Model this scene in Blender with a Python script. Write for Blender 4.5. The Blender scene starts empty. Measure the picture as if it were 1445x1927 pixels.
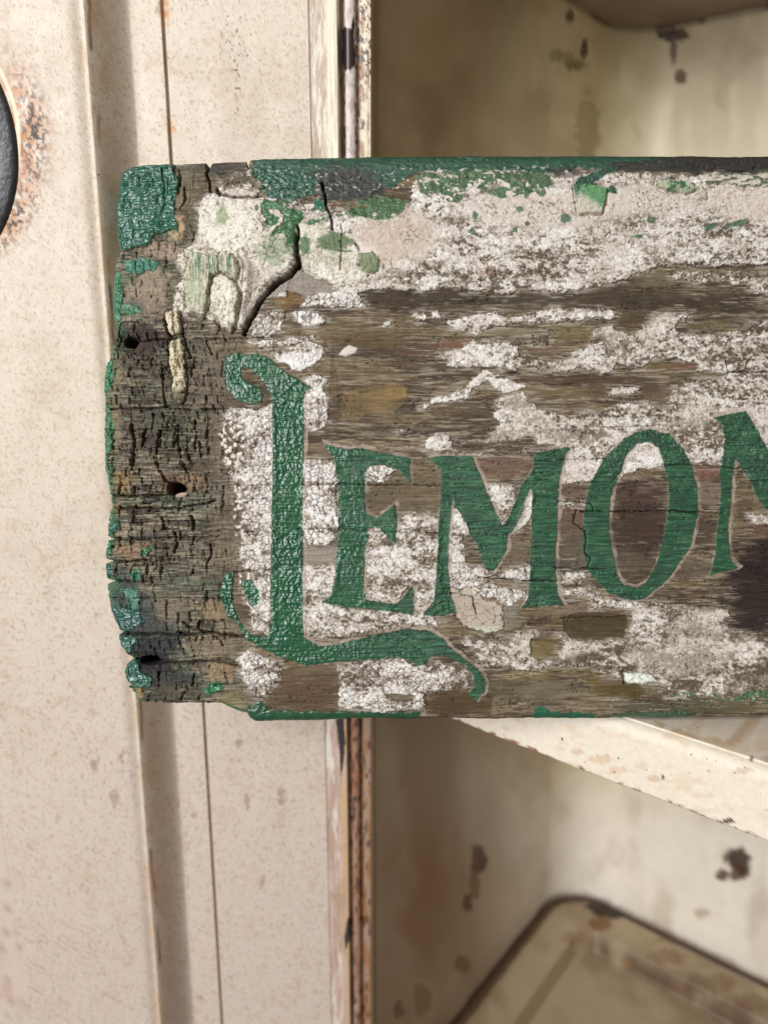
import bpy, math, random
import numpy as np

# ------------------------------------------------------------------ camera, light, exposure
FPX = 1447.0                      # focal length in photograph pixels
CX, CY = 722.5, 963.5
PITCH = math.atan(398.0 / FPX)    # camera looks down about 15 degrees
D = 0.2894                        # distance of the sign's face (metres)
PX = D / FPX                      # one photograph pixel on the sign's face
Y0 = 0.335                        # plane of the open door

scene = bpy.context.scene
col = scene.collection
cam_d = bpy.data.cameras.new('camera')
cam_d.sensor_fit = 'VERTICAL'
cam_d.sensor_height = 24.0
cam_d.lens = 24.0 * FPX / 1927.0
cam_d.clip_start = 0.01
cam_d.clip_end = 100
cam_d.dof.use_dof = True
cam_d.dof.focus_distance = D
cam_d.dof.aperture_fstop = 4.2
cam = bpy.data.objects.new('camera', cam_d)
cam.rotation_euler = (math.pi / 2 - PITCH, 0, 0)
col.objects.link(cam)
scene.camera = cam

world = bpy.data.worlds.new('World')
scene.world = world
world.use_nodes = True
world.node_tree.nodes['Background'].inputs[0].default_value = (1.0, 0.93, 0.84, 1)
world.node_tree.nodes['Background'].inputs[1].default_value = 0.13


def area(name, loc, target, sx, sy, power, color):
    l = bpy.data.lights.new(name, 'AREA')
    l.shape = 'RECTANGLE'
    l.size, l.size_y, l.energy, l.color = sx, sy, power, color
    o = bpy.data.objects.new(name, l)
    o.location = loc
    d = np.array(target) - np.array(loc)
    d = d / np.linalg.norm(d)
    from mathutils import Vector
    o.rotation_euler = Vector(d).to_track_quat('-Z', 'Y').to_euler()
    col.objects.link(o)
    return o


area('window_light', (-0.85, -0.95, 0.45), (0, 0.3, -0.1), 0.7, 0.9, 33.0, (0.94, 0.97, 1.0))
area('fill_light', (-0.25, -1.2, 1.2), (0, 0.3, -0.1), 0.8, 0.5, 5.0, (1.0, 0.93, 0.84))  # added weak warm fill from above, no visible source

scene.view_settings.view_transform = 'Standard'
scene.view_settings.look = 'None'
scene.view_settings.exposure = 0.0
scene.view_settings.gamma = 1.0

# ------------------------------------------------------------------ helpers
cp, sp = math.cos(PITCH), math.sin(PITCH)
FWD = np.array([0, cp, -sp]); UP = np.array([0, sp, cp]); RT = np.array([1.0, 0, 0])


def ray(u, v):
    u = np.asarray(u, float)[..., None]; v = np.asarray(v, float)[..., None]
    return RT * (u - CX) / FPX - UP * (v - CY) / FPX + FWD


def on_plane(u, v, n, c):
    """point of a plane n.p = c seen at photograph position u, v"""
    r = ray(u, v)
    return r * (c / (r @ np.array(n, float)))[..., None]


def photo_uv(p):
    d = p @ FWD
    return CX + FPX * (p @ RT) / d, CY - FPX * (p @ UP) / d


def lin(r, g=None, b=None):
    if g is None:
        r, g, b = r
    c = np.array([r, g, b], float) / 255.0
    return np.where(c <= 0.04045, c / 12.92, ((c + 0.055) / 1.055) ** 2.4).astype(np.float32)


RNG = np.random.default_rng(7)
TAB = RNG.random((16, 256, 256)).astype(np.float32)


def vn(x, y, seed=0):
    x = np.asarray(x, np.float32) + 517.3 + seed * 13.7
    y = np.asarray(y, np.float32) + 911.7 + seed * 7.9
    xi = np.floor(x).astype(np.int32); yi = np.floor(y).astype(np.int32)
    fx = x - xi; fy = y - yi
    fx = fx * fx * (3 - 2 * fx); fy = fy * fy * (3 - 2 * fy)
    t = TAB[seed % 16]
    x0 = xi & 255; x1 = (xi + 1) & 255; y0 = yi & 255; y1 = (yi + 1) & 255
    a = t[y0, x0]; b = t[y0, x1]; c = t[y1, x0]; d = t[y1, x1]
    return (a + (b - a) * fx) * (1 - fy) + (c + (d - c) * fx) * fy


def fbm(x, y, seed=0, oct=4, gain=0.5):
    s = 0; a = 1.0; t = 0; k = 1.0
    for i in range(oct):
        s = s + a * vn(x * k, y * k, seed + i * 3)
        t += a; a *= gain; k *= 2.03
    return s / t


def voro(x, y, seed=0, jit=0.9):
    x = np.asarray(x, np.float32) + 300.0; y = np.asarray(y, np.float32) + 300.0
    xi = np.floor(x).astype(np.int32); yi = np.floor(y).astype(np.int32)
    f1 = np.full(x.shape, 9.0, np.float32); f2 = f1.copy(); cid = np.zeros(x.shape, np.float32)
    ta, tb, tc = TAB[seed % 16], TAB[(seed + 5) % 16], TAB[(seed + 9) % 16]
    for dx in (-1, 0, 1):
        for dy in (-1, 0, 1):
            cx = xi + dx; cy = yi + dy
            ax = cx & 255; ay = cy & 255
            px = cx + 0.5 + jit * (ta[ay, ax] - 0.5); py = cy + 0.5 + jit * (tb[ay, ax] - 0.5)
            d = np.sqrt((px - x) ** 2 + (py - y) ** 2)
            near = d < f1
            f2 = np.where(near, f1, np.minimum(f2, d))
            cid = np.where(near, tc[ay, ax], cid)
            f1 = np.where(near, d, f1)
    return f1, f2, cid


def ss(e0, e1, x):
    t = np.clip((x - e0) / (e1 - e0), 0, 1)
    return t * t * (3 - 2 * t)


def sdf(poly, x, y, margin=14.0):
    """signed distance, positive inside, clipped to -margin outside"""
    p = np.array(poly, np.float32)
    out = np.full(x.shape, -margin, np.float32)
    m = ((x > p[:, 0].min() - margin) & (x < p[:, 0].max() + margin) &
         (y > p[:, 1].min() - margin) & (y < p[:, 1].max() + margin))
    idx = np.nonzero(m)
    if idx[0].size == 0:
        return out
    X = x[idx]; Y = y[idx]
    d2 = np.full(X.shape, 1e9, np.float32); ins = np.zeros(X.shape, bool)
    n = len(p)
    for i in range(n):
        ax, ay = p[i]; bx, by = p[(i + 1) % n]
        ex, ey = bx - ax, by - ay
        wx = X - ax; wy = Y - ay
        t = np.clip((wx * ex + wy * ey) / max(ex * ex + ey * ey, 1e-6), 0, 1)
        dx = wx - ex * t; dy = wy - ey * t
        d2 = np.minimum(d2, dx * dx + dy * dy)
        c = (ay > Y) != (by > Y)
        if ey != 0:
            ins ^= c & (X < ex * (Y - ay) / ey + ax)
    d = np.sqrt(d2)
    out[idx] = np.maximum(np.where(ins, d, -d), -margin)
    return out


def line_d(pts, x, y, margin=14.0):
    p = np.array(pts, np.float32)
    out = np.full(x.shape, margin, np.float32)
    m = ((x > p[:, 0].min() - margin) & (x < p[:, 0].max() + margin) &
         (y > p[:, 1].min() - margin) & (y < p[:, 1].max() + margin))
    idx = np.nonzero(m)
    if idx[0].size == 0:
        return out
    X = x[idx]; Y = y[idx]
    d2 = np.full(X.shape, margin * margin, np.float32)
    for i in range(len(p) - 1):
        ax, ay = p[i]; bx, by = p[i + 1]
        ex, ey = bx - ax, by - ay
        wx = X - ax; wy = Y - ay
        t = np.clip((wx * ex + wy * ey) / max(ex * ex + ey * ey, 1e-6), 0, 1)
        d2 = np.minimum(d2, (wx - ex * t) ** 2 + (wy - ey * t) ** 2)
    out[idx] = np.sqrt(d2)
    return out


def ell(x, y, cx, cy, rx, ry):
    return 1 - np.sqrt(((x - cx) / rx) ** 2 + ((y - cy) / ry) ** 2)


def mixc(C, c, m):
    m = np.clip(m, 0, 1)[..., None].astype(np.float32)
    return C * (1 - m) + np.asarray(c, np.float32) * m


def mesh_obj(name, verts, quads, mat, parent=None, colr=None, rough=None, smooth=True, tris=None, loc=None):
    me = bpy.data.meshes.new(name)
    verts = np.asarray(verts, np.float32)
    if loc is not None:
        verts = verts - np.asarray(loc, np.float32)
    nq = len(quads)
    me.vertices.add(len(verts)); me.vertices.foreach_set('co', verts.ravel())
    me.loops.add(nq * 4); me.loops.foreach_set('vertex_index', np.asarray(quads, np.int32).ravel())
    me.polygons.add(nq)
    me.polygons.foreach_set('loop_start', np.arange(nq, dtype=np.int32) * 4)
    me.polygons.foreach_set('use_smooth', np.full(nq, smooth, bool))
    if colr is not None:
        a = me.attributes.new('tint', 'FLOAT_COLOR', 'POINT')
        rgba = np.ones((len(verts), 4), np.float32); rgba[:, :3] = np.clip(colr, 0, 1)
        a.data.foreach_set('color', rgba.ravel())
    if rough is not None:
        a = me.attributes.new('gloss', 'FLOAT', 'POINT')
        a.data.foreach_set('value', np.asarray(rough, np.float32).ravel())
    me.update(calc_edges=True)
    me.validate()
    me.materials.append(mat)
    o = bpy.data.objects.new(name, me)
    col.objects.link(o)
    if parent is not None:
        o.parent = parent
    return o


def grid_quads(nr, nc):
    i = np.arange(nr * nc, dtype=np.int32).reshape(nr, nc)
    return np.stack([i[:-1, :-1], i[1:, :-1], i[1:, 1:], i[:-1, 1:]], -1).reshape(-1, 4)


def empty(name, loc, label, cat, group=None):
    o = bpy.data.objects.new(name, None)
    o.empty_display_size = 0.02
    o.location = loc
    col.objects.link(o)
    o['label'] = label; o['category'] = cat
    if group:
        o['group'] = group
    return o


def material(name, nscale=900.0, namt=0.25, bump=0.0, bscale=1500.0, spec=0.5, dots=None, base_rough=None, base_col=None, metallic=0.0, aniso=(1, 1, 1), coat=0.0):
    m = bpy.data.materials.new(name); m.use_nodes = True
    nt = m.node_tree; N = nt.nodes; L = nt.links
    b = N['Principled BSDF']
    tc = N.new('ShaderNodeTexCoord')
    mp = N.new('ShaderNodeMapping'); mp.inputs['Scale'].default_value = aniso
    L.new(tc.outputs['Object'], mp.inputs[0])
    no = N.new('ShaderNodeTexNoise'); no.inputs['Scale'].default_value = nscale
    no.inputs['Detail'].default_value = 4; no.inputs['Roughness'].default_value = 0.65
    L.new(mp.outputs[0], no.inputs['Vector'])
    mr = N.new('ShaderNodeMapRange')
    mr.inputs['From Min'].default_value = 0.3; mr.inputs['From Max'].default_value = 0.7
    mr.inputs['To Min'].default_value = 1 - namt; mr.inputs['To Max'].default_value = 1 + namt
    L.new(no.outputs['Fac'], mr.inputs['Value'])
    mul = N.new('ShaderNodeMix'); mul.data_type = 'RGBA'; mul.blend_type = 'MULTIPLY'
    mul.inputs['Factor'].default_value = 1.0
    if base_col is None:
        at = N.new('ShaderNodeAttribute'); at.attribute_name = 'tint'
        L.new(at.outputs['Color'], mul.inputs['A'])
    else:
        mul.inputs['A'].default_value = (*base_col, 1)
    L.new(mr.outputs['Result'], mul.inputs['B'])
    out = mul.outputs['Result']
    if dots:
        for (scale, rad, prob, color, amt) in dots:
            vo = N.new('ShaderNodeTexVoronoi'); vo.inputs['Scale'].default_value = scale
            wv = N.new('ShaderNodeTexNoise'); wv.inputs['Scale'].default_value = scale * 1.3
            ad = N.new('ShaderNodeMix'); ad.data_type = 'VECTOR'; ad.inputs['Factor'].default_value = 0.012 * 60 / scale * 10
            L.new(tc.outputs['Object'], wv.inputs['Vector'])
            va = N.new('ShaderNodeVectorMath'); va.operation = 'MULTIPLY_ADD'
            va.inputs[1].default_value = (0.8 / scale,) * 3
            L.new(wv.outputs['Color'], va.inputs[0]); L.new(tc.outputs['Object'], va.inputs[2])
            N.remove(ad)
            L.new(va.outputs[0], vo.inputs['Vector'])
            sx = N.new('ShaderNodeSeparateColor'); L.new(vo.outputs['Color'], sx.inputs[0])
            lt = N.new('ShaderNodeMath'); lt.operation = 'LESS_THAN'; lt.inputs[1].default_value = prob
            L.new(sx.outputs[0], lt.inputs[0])
            r2 = N.new('ShaderNodeMath'); r2.operation = 'MULTIPLY'; r2.inputs[1].default_value = rad * 1.6
            L.new(sx.outputs[1], r2.inputs[0])
            ls = N.new('ShaderNodeMath'); ls.operation = 'LESS_THAN'
            L.new(vo.outputs['Distance'], ls.inputs[0]); L.new(r2.outputs[0], ls.inputs[1])
            mm = N.new('ShaderNodeMath'); mm.operation = 'MULTIPLY'
            L.new(lt.outputs[0], mm.inputs[0]); L.new(ls.outputs[0], mm.inputs[1])
            m2 = N.new('ShaderNodeMath'); m2.operation = 'MULTIPLY'; m2.inputs[1].default_value = amt
            L.new(mm.outputs[0], m2.inputs[0])
            mx = N.new('ShaderNodeMix'); mx.data_type = 'RGBA'
            L.new(m2.outputs[0], mx.inputs['Factor']); L.new(out, mx.inputs['A'])
            mx.inputs['B'].default_value = (*[float(c) for c in color], 1)
            out = mx.outputs['Result']
    L.new(out, b.inputs['Base Color'])
    if base_rough is None:
        ar = N.new('ShaderNodeAttribute'); ar.attribute_name = 'gloss'
        L.new(ar.outputs['Fac'], b.inputs['Roughness'])
    else:
        b.inputs['Roughness'].default_value = base_rough
    b.inputs['Specular IOR Level'].default_value = spec
    b.inputs['Metallic'].default_value = metallic
    if bump > 0:
        nb = N.new('ShaderNodeTexNoise'); nb.inputs['Scale'].default_value = bscale
        nb.inputs['Detail'].default_value = 5
        L.new(mp.outputs[0], nb.inputs['Vector'])
        bp = N.new('ShaderNodeBump'); bp.inputs['Strength'].default_value = bump
        bp.inputs['Distance'].default_value = 0.0004
        L.new(nb.outputs['Fac'], bp.inputs['Height']); L.new(bp.outputs[0], b.inputs['Normal'])
    return m


# ------------------------------------------------------------------ the cabinet behind the sign
cab = empty('metal_cabinet', (0.1, 0.4, -0.47),
            'old cream enamelled metal cabinet with rust spots, its door open behind the sign', 'cabinet')
LOC = np.array(cab.location)
M_door = material('cream_enamel', 700, 0.06, 0.12, 1800, 0.35,
                  dots=[(1500, 0.20, 0.45, lin(120, 95, 70), 0.28), (420, 0.09, 0.35, lin(95, 66, 45), 0.75),
                        (170, 0.045, 0.3, lin(60, 45, 38), 0.85)])
M_in = material('cream_liner', 60, 0.05, 0.05, 400, 0.4)
M_shelf = material('shelf_enamel', 500, 0.07, 0.1, 1500, 0.4,
                   dots=[(420, 0.16, 0.3, lin(150, 105, 65), 0.55), (150, 0.05, 0.3, lin(70, 48, 35), 0.85)])
M_plate = material('dark_worn_metal', 600, 0.35, 0.9, 420, 0.5, base_col=(0.058, 0.055, 0.055), base_rough=0.42, metallic=0.5)

# --- open door: a vertical sheet with a raised panel on the left, a seam and an edge bead on the right
ZT, ZB = 0.1107, -0.3863
P0 = np.array([-0.0045, Y0 + 0.004])                  # where the liner starts behind the door edge


def feat(top, bot, z):
    return top + (bot - top) * (ZT - z) / (ZT - ZB)


def door_base(name, x0f, x1f, nx, z0, z1, nz, prof, paint, rough, finer=None):
    z = np.linspace(z0, z1, nz)[:, None].astype(np.float32)
    t = np.linspace(0, 1, nx)[None, :].astype(np.float32)
    xa = x0f(z); xb = x1f(z)
    x = xa + (xb - xa) * t
    z = z + 0 * x
    h = prof(x, z)
    P = np.stack([x, Y0 - h, z], -1).reshape(-1, 3)
    u, v = photo_uv(P.astype(float))
    C, R = paint(u.astype(np.float32), v.astype(np.float32), x.ravel(), z.ravel())
    return mesh_obj(name, P, grid_quads(nz, nx)[:, ::1], M_door, door, C, R, loc=LOC)


door = bpy.data.objects.new('door', None)
door.empty_display_size = 0.02
col.objects.link(door); door.parent = cab
seam = lambda z: feat(-0.0847, -0.0894, z)
gL = lambda z: feat(-0.1100, -0.1186, z)
gR = lambda z: feat(-0.0985, -0.1062, z)
edge = lambda z: feat(-0.0051, -0.0073, z)
line578 = lambda z: feat(-0.0292, -0.0291, z)


def enamel(u, v, x, z, seed=0):
    n = fbm(u / 90, v / 90, 1 + seed, 4)
    C = np.empty((u.size, 3), np.float32); C[:] = lin(219, 203, 184)
    C = mixc(C, lin(208, 190, 170), ss(0.45, 0.75, n) * .8)
    low = ss(700, 1700, v)
    C = mixc(C, lin(209, 190, 176), low * 0.8)
    n2 = fbm(u / 14, v / 14, 4 + seed, 4)
    C = mixc(C, lin(198, 172, 144), ss(0.56, 0.74, n2) * (0.18 + 0.3 * ss(0.45, 0.65, n)))
    n3 = fbm(u / 3.5, v / 3.5, 6 + seed, 3)
    C = mixc(C, lin(150, 125, 95), ss(0.60, 0.74, n3) * 0.45)
    return C


def paint_panel(u, v, x, z):
    C = enamel(u, v, x, z)
    g1, g2, sm = gL(z), gR(z), seam(z)
    # rust round the dark plate
    dp = np.hypot(u + 247, v - 269) - 280
    ang = np.exp(-((v - 250) / 120) ** 2) + 0.8 * np.exp(-((v - 420) / 60) ** 2)
    rn = fbm(u / 11, v / 11, 9, 4)
    C = mixc(C, lin(192, 124, 70), ss(85, 10, dp) * ss(0.33, 0.56, rn) * ang * 0.95)
    rn2 = fbm(u / 5, v / 6, 12, 3)
    C = mixc(C, lin(58, 40, 34), ss(60, 15, np.abs(dp - 34) + 15) * ss(0.53, 0.59, rn2) * ang)
    C = mixc(C, lin(232, 212, 180), ss(5, 2, np.abs(dp - 3)))
    # broken dark line and tan band along the edge of the raised panel
    ln = np.abs(x - g1 - 0.0022 + 0.0016 * (fbm(v / 60, v * 0 + 3, 2, 3) - 0.5))
    lm = ss(0.42, 0.6, fbm(v / 70, u * 0 + 9, 5, 3))
    C = mixc(C, lin(95, 68, 48), ss(0.0007, 0.0002, ln) * lm * 0.8)
    C = mixc(C, lin(196, 160, 118), ss(0.008, 0.0, ln) * 0.55 * ss(0.3, 0.6, fbm(u / 25, v / 50, 8, 3)))
    # rust at the seam
    ds = x - sm
    C = mixc(C, lin(205, 140, 70), ss(0.0028, 0.0004, np.abs(ds - 0.0006)) * ss(0.5, 0.65, fbm(v / 45, v * 0 + 1, 3, 3)) * ss(330, 200, v))
    C = mixc(C, lin(120, 92, 68), ss(0.0009, 0.0004, np.abs(ds)) * .9)
    # brown scuffs
    for (cx, cy, rx, ry) in [(298, 18, 9, 16), (218, 1505, 14, 30), (178, 1440, 12, 20), (230, 1430, 8, 26),
                             (362, 1535, 12, 10), (530, 1500, 10, 30), (465, 1510, 8, 22), (450, 1400, 10, 12), (495, 1660, 10, 18), (380, 1880, 12, 9)]:
        e = ell(u, v, cx, cy, rx, ry) + 1.6 * (fbm(u / 6, v / 6, 7, 3) - 0.55)
        C = mixc(C, lin(140, 106, 80), ss(0.05, 0.6, e) * 0.5)
    # dark pin chips on the flat strip
    e = .8 * ss(0.80, 0.84, vn(u / 3.6, v / 4.4, 5)) * (ss(0, 0.5, ell(u, v, 448, 80, 42, 75)) + ss(0, 0.6, ell(u, v, 446, 180, 9, 90)))
    C = mixc(C, lin(74, 58, 50), e)
    # pinkish rubbed scratches at the lower left
    sc = fbm((u + v * 1.5) / 70, (v - u * 0.55) / 3.2, 11, 3)
    C = mixc(C, lin(186, 150, 138), ss(0.55, 0.75, sc) * ss(1450, 1850, v) * ss(330, 100, u) * ss(.4, .6, fbm(u / 60, v / 60, 3, 3)) * 0.6)
    return C, np.full(u.size, 0.42) + 0.25 * (fbm(u / 20, v / 20, 3, 3) - 0.3)


def prof_panel(x, z):
    g1, g2, sm = gL(z), gR(z), seam(z)
    t = np.minimum((x - g1 - 0.0015) / (g2 - g1 - 0.001), 1.05)
    tt = np.clip((t + .2) / 1.25, 0, 1)
    h = 0.0165 * (1 - (0.35 * tt + 0.65 * ss(0, 1, tt)))
    h = np.minimum(h, 0.0165 - 0.0012 * np.exp(-((tt - 0.0) / .12) ** 2) * (tt > 0)) + 0.0 * z
    h = np.where(tt <= 0, 0.0165 - 0.0012 * np.exp(-((t + .2) / .25) ** 2), h)
    h = h - 0.0011 * ss(0.0007, 0.0003, np.abs(x - sm))
    h = h + 0.0006 * (fbm(x * 60, z * 25, 2, 3) - 0.5)
    return h.astype(np.float32)


door_base('door_panel', lambda z: -0.185 + 0 * z, line578, 470, 0.150, -0.430, 900, prof_panel, paint_panel, 0.4)
# the rest of the panel runs on out of the picture on the left
door_base('panel_margin', lambda z: -0.30 + 0 * z, lambda z: -0.185 + 0 * z, 40, 0.150, -0.430, 120, lambda x, z: (0.0165 + 0 * x).astype(np.float32), paint_panel, 0.4)


def prof_edge(x, z):
    e = edge(z)
    w = (e - line578(z))
    s = (x - line578(z)) / w                       # 0 at the scored line, 1 at the free edge
    rag = 0.05 * (fbm(z * 90, z * 0 + 2, 6, 4) - 0.5)
    top = ss(-0.12, -0.05, z)                      # the bead is whole above the sign, broken away below
    h = -0.0004 * ss(0.0, 0.03, s)
    bead = ss(0.27 + rag, 0.33 + rag, s) * ss(0.50, 0.46, s)
    h = h + bead * (0.0016 * top + 0.0004) * (0.8 + 0.4 * fbm(x * 600, z * 60, 3, 3))
    h = h - 0.0032 * ss(0.48, 0.51, s) * ss(0.60, 0.565, s)
    tube = np.sqrt(np.clip(1 - ((s - 0.665) / 0.105) ** 2, 0, 1))
    h = h + 0.0022 * tube
    h = h - 0.0012 * ss(0.765, 0.78, s) + 0.001 * ss(0.80, 0.95, s)
    return h.astype(np.float32)


CHIPS = [[(641, 58), (648, 50), (660, 55), (664, 33), (668, 40), (666, 70), (668, 100), (669, 120), (662, 130), (651, 134), (645, 122), (642, 105), (645, 80)],
         [(675, 105), (682, 102), (686, 113), (680, 120), (674, 112)], [(686, 95), (690, 91), (694, 97), (690, 103), (685, 100)],
         [(679, 12), (684, 12), (688, 26), (683, 28)], [(689, 50), (692, 43), (694, 48), (691, 52)], [(687, 75), (690, 71), (691, 76)],
         [(672, 50), (675, 52), (675, 70), (679, 65), (685, 76), (681, 84), (676, 80), (673, 85)], [(686, 150), (691, 150), (689, 161)],
         [(674, 240), (680, 238), (684, 225), (687, 228), (685, 244), (678, 245)], [(639, 146), (643, 147), (643, 165), (640, 162)],
         [(640, 1290), (647, 1352), (650, 1400), (647, 1435), (642, 1460), (638, 1400)], [(632, 1352), (645, 1352), (646, 1420), (642, 1465), (637, 1400)],
         [(655, 1725), (664, 1730), (661, 1760), (650, 1790), (648, 1762)], [(664, 1500), (668, 1495), (668, 1545), (664, 1548)]]


def paint_edge(u, v, x, z):
    s = (x - line578(z)) / (edge(z) - line578(z))
    C = np.empty((u.size, 3), np.float32); C[:] = lin(205, 190, 172)
    top = ss(-0.12, -0.05, z)
    C = mixc(C, lin(206, 172, 158), (1 - top) * 0.8 * ss(0.55, 0.4, s))
    # scratched strip
    n = fbm(u / 5, v / 40, 2, 4)
    C = mixc(C, lin(232, 222, 206), ss(0.5, 0.66, n) * ss(0.3, 0.25, s))
    C = mixc(C, lin(160, 132, 110), ss(0.55, 0.7, fbm(u / 3, v / 18, 5, 3)) * 0.5)
    C = mixc(C, lin(150, 125, 98), ss(0.03, 0.0, np.abs(s)) * 0.8)
    C = mixc(C, lin(172, 142, 116), ss(.5, .7, fbm(u / 18, v / 90, 12, 4)) * .55)
    rag = 0.05 * (fbm(z * 90, z * 0 + 2, 6, 4) - 0.5)
    bead = ss(0.27 + rag, 0.31 + rag, s) * ss(0.5, 0.47, s)
    C = mixc(C, lin(238, 226, 200), bead * (0.9 * top))
    tan = ss(0.30, 0.5, s + 0.25 * (fbm(u / 9, v / 35, 4, 3) - 0.5)) * ss(0.54, 0.5, s) * (1 - top) * ss(0.45, 0.6, fbm(v / 120, v * 0, 8, 2) + 0.25 * ss(1600, 1800, v))
    C = mixc(C, lin(206, 172, 130), tan)
    C = mixc(C, lin(120, 98, 84), ss(0.49, 0.51, s) * ss(0.6, 0.57, s) * 0.8)
    # tube: pale lilac enamel above, worn down to reddish brown below
    tube = ss(0.555, 0.58, s) * ss(0.78, 0.76, s)
    C = mixc(C, lin(214, 200, 192), tube * top)
    C = mixc(C, lin(146, 92, 62), tube * (1 - top) * (0.75 + 0.5 * (fbm(u / 8, v / 60, 3, 3) - 0.5)))
    fl = ss(0.76, 0.80, s)
    C = mixc(C, lin(222, 205, 178), fl * top)
    C = mixc(C, lin(150, 118, 92), fl * (1 - top) * 0.85)
    r = fbm(u / 6, v / 25, 10, 4)
    C = mixc(C, lin(150, 100, 62), ss(0.46, 0.64, r) * ss(0.70, 0.8, s) * 0.75)
    C = mixc(C, lin(96, 66, 48), ss(0.58, 0.66, fbm(u / 5, v / 14, 1, 4)) * ss(0.5, 0.58, s) * (.35 + .45 * (1 - top)))
    C = mixc(C, lin(64, 44, 36), ss(0.60, 0.64, vn(u / 3, v / 5, 8)) * ss(0.035, 0.015, np.abs(s - 0.765)) * 0.9)
    C = mixc(C, lin(64, 44, 36), ss(0.56, 0.62, vn(u / 3, v / 8, 9)) * ss(0.03, 0.015, np.abs(s - 0.565)) * 0.8)
    C = mixc(C, lin(232, 220, 200), ss(0.97, 0.985, s) * 0.6 * top)
    R = np.full(u.size, 0.45)
    ux = u + 3 * (fbm(u / 4, v / 4, 3, 2) - 0.5); vx = v + 4 * (fbm(u / 4, v / 4, 6, 2) - 0.5)
    for c in CHIPS:
        d = sdf(c, ux, vx, 4)
        k = ss(-0.4, 0.6, d)
        C = mixc(C, lin(58, 42, 38) if c[0][1] < 1200 else lin(70, 62, 62), k); R = R * (1 - k) + 0.3 * k
    C = mixc(C, lin(60, 44, 38), ss(0.64, 0.7, vn(u / 3.5, v / 3.5, 14)) * ss(250, 120, v) * ss(0.78, 0.84, s) * 0.9)
    return C, R


door_base('door_edge', line578, edge, 110, 0.150, -0.430, 900, prof_edge, paint_edge, 0.4)
# the edge turns back towards the hinge
zz = np.linspace(0.150, -0.430, 60)
P = np.concatenate([np.stack([edge(zz), np.full(60, Y0 - 0.0002), zz], -1), np.stack([edge(zz) + 0.0006, np.full(60, Y0 + 0.001), zz], -1),
                    np.stack([np.full(60, P0[0] + 0.0006), np.full(60, Y0 + 0.0065), zz], -1)])
mesh_obj('edge_return', P, grid_quads(3, 60), M_door, door, np.tile(lin(190, 165, 138), (180, 1)), np.full(180, 0.5), loc=LOC)

# --- round dark plate on the door
pc = on_plane(-247.0, 269.0, (0, 1, 0), Y0 - 0.0165)
pe = on_plane(33.0, 269.0, (0, 1, 0), Y0 - 0.0165)
pr = float(np.linalg.norm(pe - pc))
rings = [(0.0, 0.0016), (0.5, 0.0016), (0.9, 0.0016), (0.965, 0.0015), (0.985, 0.0011), (1.0, 0.0003), (1.0, -0.001)]
nt = 160
P = np.array([[pc[0] + pr * r * math.cos(2 * math.pi * k / nt), pc[1] - h, pc[2] + pr * r * math.sin(2 * math.pi * k / nt)] for r, h in rings for k in range(nt)])
Q = [[i * nt + k, i * nt + (k + 1) % nt, (i + 1) * nt + (k + 1) % nt, (i + 1) * nt + k] for i in range(1, len(rings) - 1) for k in range(nt)]
Q += [[k, (k + 1) % nt, nt + (k + 1) % nt, nt + k] for k in range(nt)]
o = mesh_obj('round_plate', P, Q, M_plate, door, loc=LOC)
o['label'] = 'dark round metal plate with rust around its rim'

# --- liner: left wall, rounded corner, back wall
VPX = -1167.0
th = math.atan2(-(VPX - CX), math.hypot(FPX, 398.0))
E1 = np.array([math.sin(th), -math.cos(th)])          # along the back wall, to the right and nearer
D2 = np.array([math.cos(th), math.sin(th)])           # into the cabinet
tanb = (1138.0 - CX) / math.hypot(FPX, 398.0)
tL = (tanb * P0[1] - P0[0]) / (D2[0] - tanb * D2[1])
DEPTH = tL
COR = P0 + D2 * DEPTH


def zat(v, Y):
    dy = v - CY
    return Y * (-dy * cp - FPX * sp) / (FPX * cp - dy * sp)


ZC = zat(66.0, COR[1]); ZF = zat(1664.0, COR[1])
RAD = 0.035


def plan_path(n_l, n_a, n_b, inset=0.0, rad=RAD, length=0.42):
    """left wall -> arc -> back wall, as plan points"""
    c = COR - D2 * inset + E1 * inset
    a0 = P0 + E1 * inset - D2 * 0.0
    p1 = c - D2 * rad; p2 = c + E1 * rad
    cen = c - D2 * rad + E1 * rad
    L = [a0 + (p1 - a0) * t for t in np.linspace(0, 1, n_l, endpoint=False)]
    A = [cen - E1 * rad * math.cos(t) + D2 * rad * math.sin(t) for t in np.linspace(0, math.pi / 2, n_a, endpoint=False)]
    B = [p2 + E1 * (length - rad) * t for t in np.linspace(0, 1, n_b)]
    return np.array(L + A + B)


path = plan_path(130, 40, 200)
nz = 330
zs = np.linspace(ZC + 0.0, ZF - 0.024, nz)
P = np.stack([np.tile(path[:, 0], (nz, 1)), np.tile(path[:, 1], (nz, 1)), np.repeat(zs[:, None], len(path), 1)], -1).reshape(-1, 3)
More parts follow.
